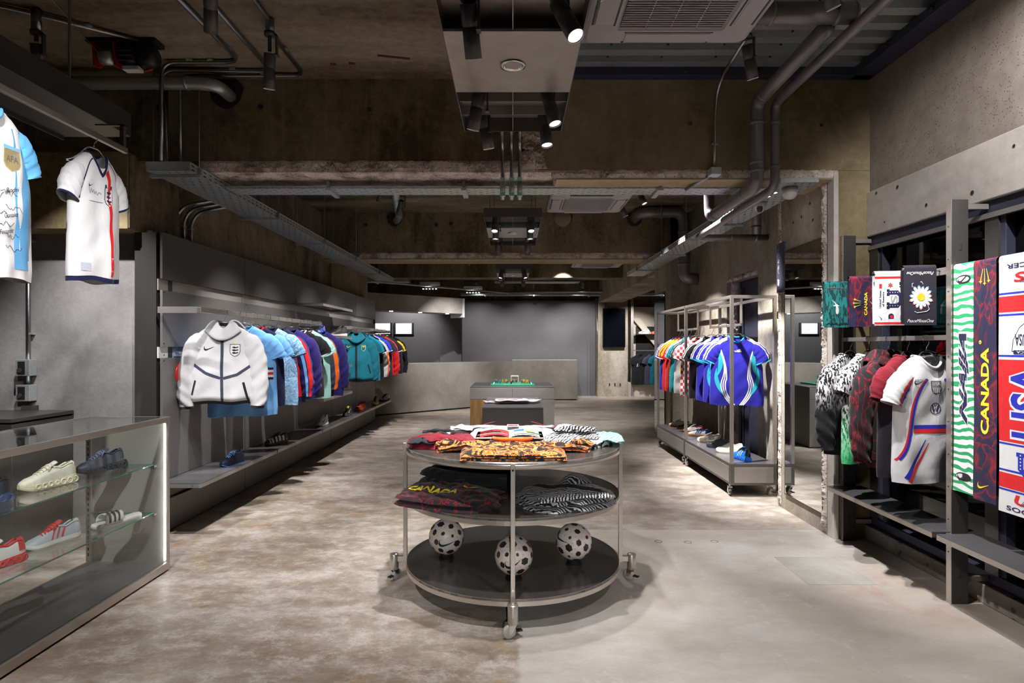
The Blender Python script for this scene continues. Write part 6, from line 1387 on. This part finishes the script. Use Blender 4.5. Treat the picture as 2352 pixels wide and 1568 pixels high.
fc={'b':c3(30,90,170),'y':c3(236,196,50),'o':c3(226,130,40),'k':c3(40,40,40)}
fn_={'b':'blue','y':'yellow','o':'orange','k':'dark'}; proto={}
def fig(c):
    t=bpy.data.objects.new('toy_player',None); COL.objects.link(t)
    MB().prism([(-.008,0),(.008,0),(.006,.018),(-.006,.018)],-.004,.004,lambda a,b,d:(a,d,b+.016)).build('torso',plain(fc[c],.35),t); MB().box(-.008,-.0005,-.004,.004,0,.016).box(.0005,.008,-.004,.004,0,.016).build('legs',plain(tuple(x*.5 for x in fc[c]),.35),t)
    h=MB().lathe([(0,.034),(.005,.034),(.0056,.036),(.0056,.043),(.004,.045),(0,.045)],12).build('head',plain(c3(240,200,60),.35),t,True); return t
cnt={}
for k,(x,y,c) in enumerate(FG):
    if c not in proto: proto[c]=fig(c); o=proto[c]
    else: o=copy_tree(proto[c])
    o.location=(-.005+x,9.32+y,.901+.0262); o.rotation_euler[2]=rnd.uniform(-1,1); o.scale=(1.15,)*3
    same=sorted(q[0] for q in FG if q[2]==c); n_=same.index(x); od=('first','second','third','fourth','fifth','sixth','seventh','eighth')[n_]
    o['label']='tiny %s toy player, %s of its colour from the left edge of the green pitch'%(fn_[c],od) if c!='k' else 'tiny dark toy referee at the front of the green pitch'; o['category']='toy figure'; o['group']='toy players on the green pitch'
# ------------------------------------------------------------ screens at the back
for x,l in ((-2.90,'bright wall screen above the far counter, fully in view'),(-3.47,'bright wall screen above the far counter, half hidden by the clothes')):
    t=thing('wall_screen',l,'screen',(x,15.99,1.97)); MB().box(-.265,.265,-.035,.005,-.155,.155).build('casing',M['black'],t,bevel=.004); MB().box(-.21,.21,-.04,-.0355,-.14,.14).build('display',M['screen'],t)
    m=MB(); m.tube([(-.07+.02*k,-.0415,.02+.012*math.sin(k*1.9)) for k in range(8)],.002,5); m.tube([(-.0+.02*k,-.0415,-.03+.008*math.sin(k*2.3)) for k in range(5)],.002,5); m.build('script_mark',M['navy'],t)
t=thing('wall_monitor','tall black switched off screen on the far concrete pillar','screen',(3.0,17.83,2.05)); MB().box(-.335,.335,-.03,.065,-.575,.575).build('casing',M['black'],t,bevel=.006); MB().box(-.325,.325,-.033,-.03,-.565,.565).build('glass',plain(srgb(9,10,17),.12,0,'off_screen'),t)
sneaker('white sneaker with black emblem on the shelf in the far alcove',(3.95,18.1,1.871),R(170),c3(230,228,226),c3(230,228,226),c3(220,220,218),c3(225,225,225),emblem=(.02,.02,.02),scale=1.15)
sneaker('orange sneaker on the shelf in the far alcove',(4.32,18.1,1.871),R(170),c3(230,96,40),c3(230,100,50),c3(226,90,40),c3(230,110,60),scale=1.15)

# ------------------------------------------------------------ scarves and folded towels on the window rack
def hang_sheet(name,label,cat,loc,rotz,w,h,mat,wave=.004,seed=0,group=None,back=.03):
    """cloth over a bar: front face hangs h down, a short back flap behind"""
    t=thing(name,label,cat,loc,rotz,group); p=random.Random(seed).uniform(0,6)
    def F(x,z,eps=0): return Vector((x,-.020-eps*.45+wave*(-z/h)*math.sin(x*30/max(w,.1)*.14+p)*1.0+.004*math.sin(z*6+p)*(-z/h),z))
    MB().grid(16,40,lambda u,v:F(w*(u-.5),-h*v)).build('front',mat,t,True)
    MB().grid(16,8,lambda u,v:Vector((w*(u-.5),-.020*math.cos(PI*v),.020*math.sin(PI*v)))).build('top_fold',mat,t,True)
    MB().grid(16,20,lambda u,v:Vector((w*(u-.5),.020+.003*math.sin(5*v),-h*.97*v))).build('back',mat,t,True)
    return t,F
def flat(F,t,shapes,c,name='mark',eps=.003): return MB_poly([[F(x,z,eps) for x,z in q] for q in shapes]).build(name,CM(c),t)
def MB_poly(L):
    m=MB()
    for q in L: m.poly(q)
    return m
def ftext(F,t,s,x,z,h=None,w=None,c='black',rot=0,shear=0,bold=0,name='lettering',eps=.0035,mir=1):
    vs,fs=text2d(s,h,w,shear,bold); ca,sa=math.cos(rot),math.sin(rot)
    return MB().add([F(x+(a*ca-b*sa)*mir,z+a*sa+b*ca,eps) for a,b in vs],fs).build(name,CM(c),t)
def fband(F,t,z0,z1,w,c,name='band',eps=.0022): return MB().grid(16,max(1,int(abs(z1-z0)/.03)),lambda u,v:F(w*(u-.5),z0+(z1-z0)*v,eps)).build(name,CM(c),t)
def fsw(x,z,w,rot=0): 
    ca,sa=math.cos(rot),math.sin(rot); return [[(x+w*((a-.5)*ca-(b-.2)*sa),z+w*((a-.5)*sa+(b-.2)*ca)) for a,b in q] for q in SWOOSH_Q]
def ell(x,z,a,b,n=24): return [(x+a*math.cos(2*PI*k/n),z+b*math.sin(2*PI*k/n)) for k in range(n)]
ZB=1.957
t,F=hang_sheet('scarf','green and white dashed scarf with slanted black lettering, leftmost of the long scarves','scarf',(2.585,3.42,ZB),R(-90),.150,1.29,PT['greendash'],.003,1)
ftext(F,t,'NAIJA',.004,-.645,.080,.545,(.82,.84,.86),PI/2,.45,.10,'letter_outline',.0022); ftext(F,t,'NAIJA',.004,-.645,.072,.52,NV,PI/2,.45,.05,'lettering',.004)
flat(F,t,[[(.004-.034+.009*k+.002,-.90+.045*k+.1*j),(.004-.034+.009*k+.004,-.90+.045*k+.1*j),(.004-.034+.009*k+.004,-.86+.045*k+.1*j),(.004-.034+.009*k+.002,-.86+.045*k+.1*j)] for j in range(4) for k in range(8) if -.89<-.90+.045*k+.1*j<-.42],'white','speed_line',.0056)
for z,r in ((-.075,0),(-1.2,0)):
    flat(F,t,[ell(0,z,.056,.024)],'black','oval_badge',.0034); flat(F,t,[ell(-.004,z,.047,.016)],'white','oval_ring',.004); flat(F,t,fsw(.0,z,.085,.2),'black','emblem',.0046); flat(F,t,[[(-.035,z-.02),(-.028,z-.026),(.03,z+.014),(.024,z+.02)]],'black','stroke',.0046)
t,F=hang_sheet('scarf','navy and red scarf with upright yellow CANADA lettering beside the green one','scarf',(2.585,3.265,ZB),R(-90),.155,1.30,PT['redblue'],.003,2)
ftext(F,t,'CANADA',.0,-.70,.054,.47,'yellow',PI/2,0,.035); flat(F,t,[ell(-.03,-.435,.009,.011)],'yellow','registered_ring'); ftext(F,t,'R',-.03,-.435,.012,.009,NV,PI/2,eps=.005)
for k in (-1,0,1): flat(F,t,[star(.028*k,-.115+.012*abs(k),.013,4,.35),[(.028*k-.003,-.11+.012*abs(k)),(.028*k+.003,-.11+.012*abs(k)),(.012*k+.001,-.035),(.012*k-.001,-.035)]],'yellow','trident')
flat(F,t,fsw(-.005,-1.22,.075),'yellow','emblem')
t,F=hang_sheet('scarf','wide red, white and blue scarf with big blue letters cut by the right picture edge','scarf',(2.585,2.99,ZB),R(-90),.36,1.32,CM('white'),.003,3)
for a,b,c in ((-.185,-.195,'royal'),(-.205,-.29,'red'),(-.30,-.31,'royal'),(-.52,-.53,'royal'),(-.545,-.985,'red'),(-.992,-1.002,'royal'),(-1.135,-1.145,'royal'),(-1.155,-1.235,'red'),(-1.24,-1.25,'royal')): fband(F,t,a*.965,b*.965,.36,c)
ftext(F,t,'USA',.01,-.735,.25,.40,'white',PI/2,0,.07,'letter_outline',.0032); ftext(F,t,'USA',.01,-.735,.23,.375,'royal',PI/2,0,.02,'big_letters',.0044)
ftext(F,t,'US',.0,-1.245+.005-.0,.05,.17,'red',0,.15,.03); 
ftext(F,t,'SOCCER',.0,-1.292,.024,.26,'navy',0,0,.02); ftext(F,t,'SOCCER',.0,-.045,.024,.26,'navy',PI,0,.02); ftext(F,t,'US',.0,-.105,.05,.17,'red',PI,.15,.03)
for z in (-1.235,-.105): flat(F,t,[ell(0,z,.026,.026)],'white','ball_mark',.0044); flat(F,t,[star(0,z,.011),star(.016,z-.012,.006),star(-.016,z+.012,.006)],'royal','ball_star',.0052); flat(F,t,[[(-.05+.009*k,z-.03),(-.046+.009*k,z-.03),(-.022+.006*k,z+.0),(-.025+.006*k,z+.0)] for k in range(7)],'navy','motion_line',.0042)
sh=[(x,-.415-s) for x,s in ((-.0,-.085),(-.05,-.05),(-.085,.01),(-.092,.065),(0,.082),(.092,.065),(.085,.01),(.05,-.05))]
flat(F,t,[[(x*1.06,-.415+(z+.415)*1.06) for x,z in sh]],'navy','badge'); flat(F,t,[sh],'white','badge_field',.0042); flat(F,t,[[(.012*k,-.34),(.012*k+.006,-.34),(.012*k+.006,-.43),(.012*k,-.43)] for k in range(0,6)],'red','badge_stripe',.005); flat(F,t,[rect(.02,-.425,.05,.06)],'navy','badge_canton',.0054); ftext(F,t,'USA',-.042,-.425,.06,.07,'navy',PI,0,.02,eps=.0056); flat(F,t,[rect(0,-.487,.17,.02)],'navy','badge_base',.0050); ftext(F,t,'AMERICA',0,-.487,.013,.13,'white',PI,eps=.0062)
zu=-1.055
U=[[(-.075,zu+.058),(-.025,zu+.058),(-.025,zu+.036),(-.034,zu+.036),(-.034,zu-.02),(-.066,zu-.03),(-.066,zu+.036),(-.075,zu+.036)],[(.025,zu+.058),(.075,zu+.058),(.075,zu+.036),(.066,zu+.036),(.066,zu-.03),(.034,zu-.02),(.034,zu+.036),(.025,zu+.036)],[(-.066,zu-.03),(-.034,zu-.02),(-.02,zu-.034),(.02,zu-.034),(.034,zu-.02),(.066,zu-.03),(.03,zu-.062),(-.03,zu-.062)]]
flat(F,t,U,'royal','letter_u'); flat(F,t,[ell(s*.05,zu+.045-.017*k,.004,.004,8) for s in (-1,1) for k in range(5)]+[ell(-.025+.0165*k,zu-.048,.004,.004,8) for k in range(4)],'white','dot',.0045); ftext(F,t,'S',0,zu+.004,.055,.045,'grey',0,0,.03,eps=.0052)
# folded towels on short rods, farther along the bar
def towel(label,x,y,rz,w,h,mat,seed):
    t,F=hang_sheet('folded_scarf',label,'scarf',(x,y,ZB+.015),rz,w,h,mat,.004,seed); return t,F
def rod(y,label):
    t=thing('hanging_rod',label,'rod',(2.60,y,ZB),R(0)); MB().tube([(0,0,0),(-.238,0,.010)],.006,8).build('rod',M['chrome'],t,True); MB().cyl((-.238,0,.010),(-.244,0,.010),.009,12).build('end_stop',M['chrome'],t); return t
TWL=[(2.452,4.56,.195,.33,PT['tealdash'],'teal dashed folded scarf, farthest on the window rack'),(2.452,4.22,.195,.335,PT['redblue'],'navy and red folded scarf with yellow CANADA lettering on the window rack'),(2.455,3.93,.195,.335,CM('white'),'white folded scarf with dark varsity letters on the window rack'),(2.46,3.645,.20,.345,CM('charcoal'),'dark folded scarf with a white daisy on the window rack')]
FS=[]
for k,(x,y,w,h,mt,lb) in enumerate(TWL):
    rod(y,'short chrome rod that carries the %s'%lb.split(' on the')[0].split(', farthest')[0].split(' with')[0]); FS.append(towel(lb,x,y,R(-10),w,h,mt,40+k)); FS[-1][0].scale=(.90,1,1)
t,F=FS[0]; ftext(F,t,'NAIJA',0,-.035,.022,.165,'grey',PI,.35,.03,eps=.003); ftext(F,t,'NAIJA',0,-.035,.018,.16,'black',PI,.35,.0,eps=.0045); ftext(F,t,'NAIJA',.0,-.305,.022,.165,'black',0,.35,.03); flat(F,t,fsw(-.02,-.14,.05,2.0),'white','emblem'); flat(F,t,[rect(.0,-.19,.012,.07),rect(-.005,-.165,.04,.008),ell(.004,-.20,.012,.03)],'white','stroke')
t,F=FS[1]; ftext(F,t,'CANADA',.02,-.175,.022,.16,'yellow',PI/2,0,.03); flat(F,t,fsw(.065,-.18,.055,PI/2+.25),'yellow','emblem')
for k in (-1,0,1): flat(F,t,[star(-.065+.006*abs(k),-.17+.026*k,.011,4,.35),[(-.06,-.17+.026*k+.002),(-.06,-.17+.026*k-.002),(-.015,-.17+.012*k-.001),(-.015,-.17+.012*k+.001)]],'yellow','trident')
t,F=FS[2]; fband(F,t,-.018,-.032,.195,'red'); fband(F,t,-.315,-.329,.195,'red'); 
ftext(F,t,'United States',-.062,-.165,.014,.115,'navy',PI/2,0,.02); ftext(F,t,'of America',-.042,-.165,.014,.095,'navy',PI/2,0,.02)
U2=[[((z-zu)*1.0+.025,-.165-x*.85) for x,z in q] for q in U]; flat(F,t,[[(.03-(a-.025)*.85,b) for a,b in q] for q in U2],'navy','letter_u'); ftext(F,t,'S',.03,-.165,.045,.05,'grey',PI/2,0,.02,eps=.005); flat(F,t,[ell(.025-.04+.017*k,-.165+s*.043,.003,.003,8) for k in range(5) for s in (-1,1)],'white','dot',.0046)
flat(F,t,fsw(-.06,-.285,.035,2.0),'black','emblem'); flat(F,t,[shield(.01,-.275,.035,.035)],'navy','badge'); flat(F,t,[rect(.012,-.28,.016,.018)],'red','badge_stripe',.0045); flat(F,t,[rect(-.06,-.08,.018,.03)],'red','corner_mark'); flat(F,t,[star(.005,-.075,.02,6,.5)],(.35,.05,.05),'player_mark'); flat(F,t,[rect(.07,-.065,.014,.02),rect(.07,-.085,.014,.008)],'black','corner_mark'); flat(F,t,[rect(.075,-.285,.012,.03)],'grey','corner_mark')
t,F=FS[3]
for k in range(15):
    a=2*PI*k/15+.1; rr=.076*(.88+.14*((k*7)%3)/2); ca,sa=math.cos(a),math.sin(a); P_=lambda r,o:(.005+r*ca-o*sa,-.175+r*sa+o*ca)
    flat(F,t,[[P_(.02,-.003),P_(rr*.55,-.0095),P_(rr*.88,-.0085),P_(rr,0),P_(rr*.88,.0085),P_(rr*.55,.0095),P_(.02,.003)]],'white','petal',.003+.0006*(k%3))
    flat(F,t,[[P_(rr*.86,-.0082),P_(rr*.97,-.004),P_(rr*1.01,0),P_(rr*.97,.004),P_(rr*.86,.0082),P_(rr*.91,0)]],c3(90,165,235) if sa>.1 else c3(236,96,110),'petal_tip',.0056)
flat(F,t,[ell(.005,-.175,.023,.023)],c3(236,178,20),'daisy_centre',.0075)
MB().tube([F(-.035,-.262,.004),F(-.02,-.27,.004),F(.01,-.266,.004),F(.04,-.262,.004),F(.055,-.25,.004),F(.045,-.215,.004)],.0016,5).tube([F(-.048,-.115,.004),F(-.05,-.095,.004),F(-.042,-.09,.004)],.0016,5).tube([F(0,-.085,.004),F(.008,-.082,.004),F(.018,-.098,.004)],.0016,5).build('brush_stroke',CM('white'),t)
ftext(F,t,'PeaceMinusOne',0,-.318,.020,.165,'white',0,.45,.0); ftext(F,t,'PeaceMinusOne',0,-.032,.020,.165,'white',PI,.45,.0)
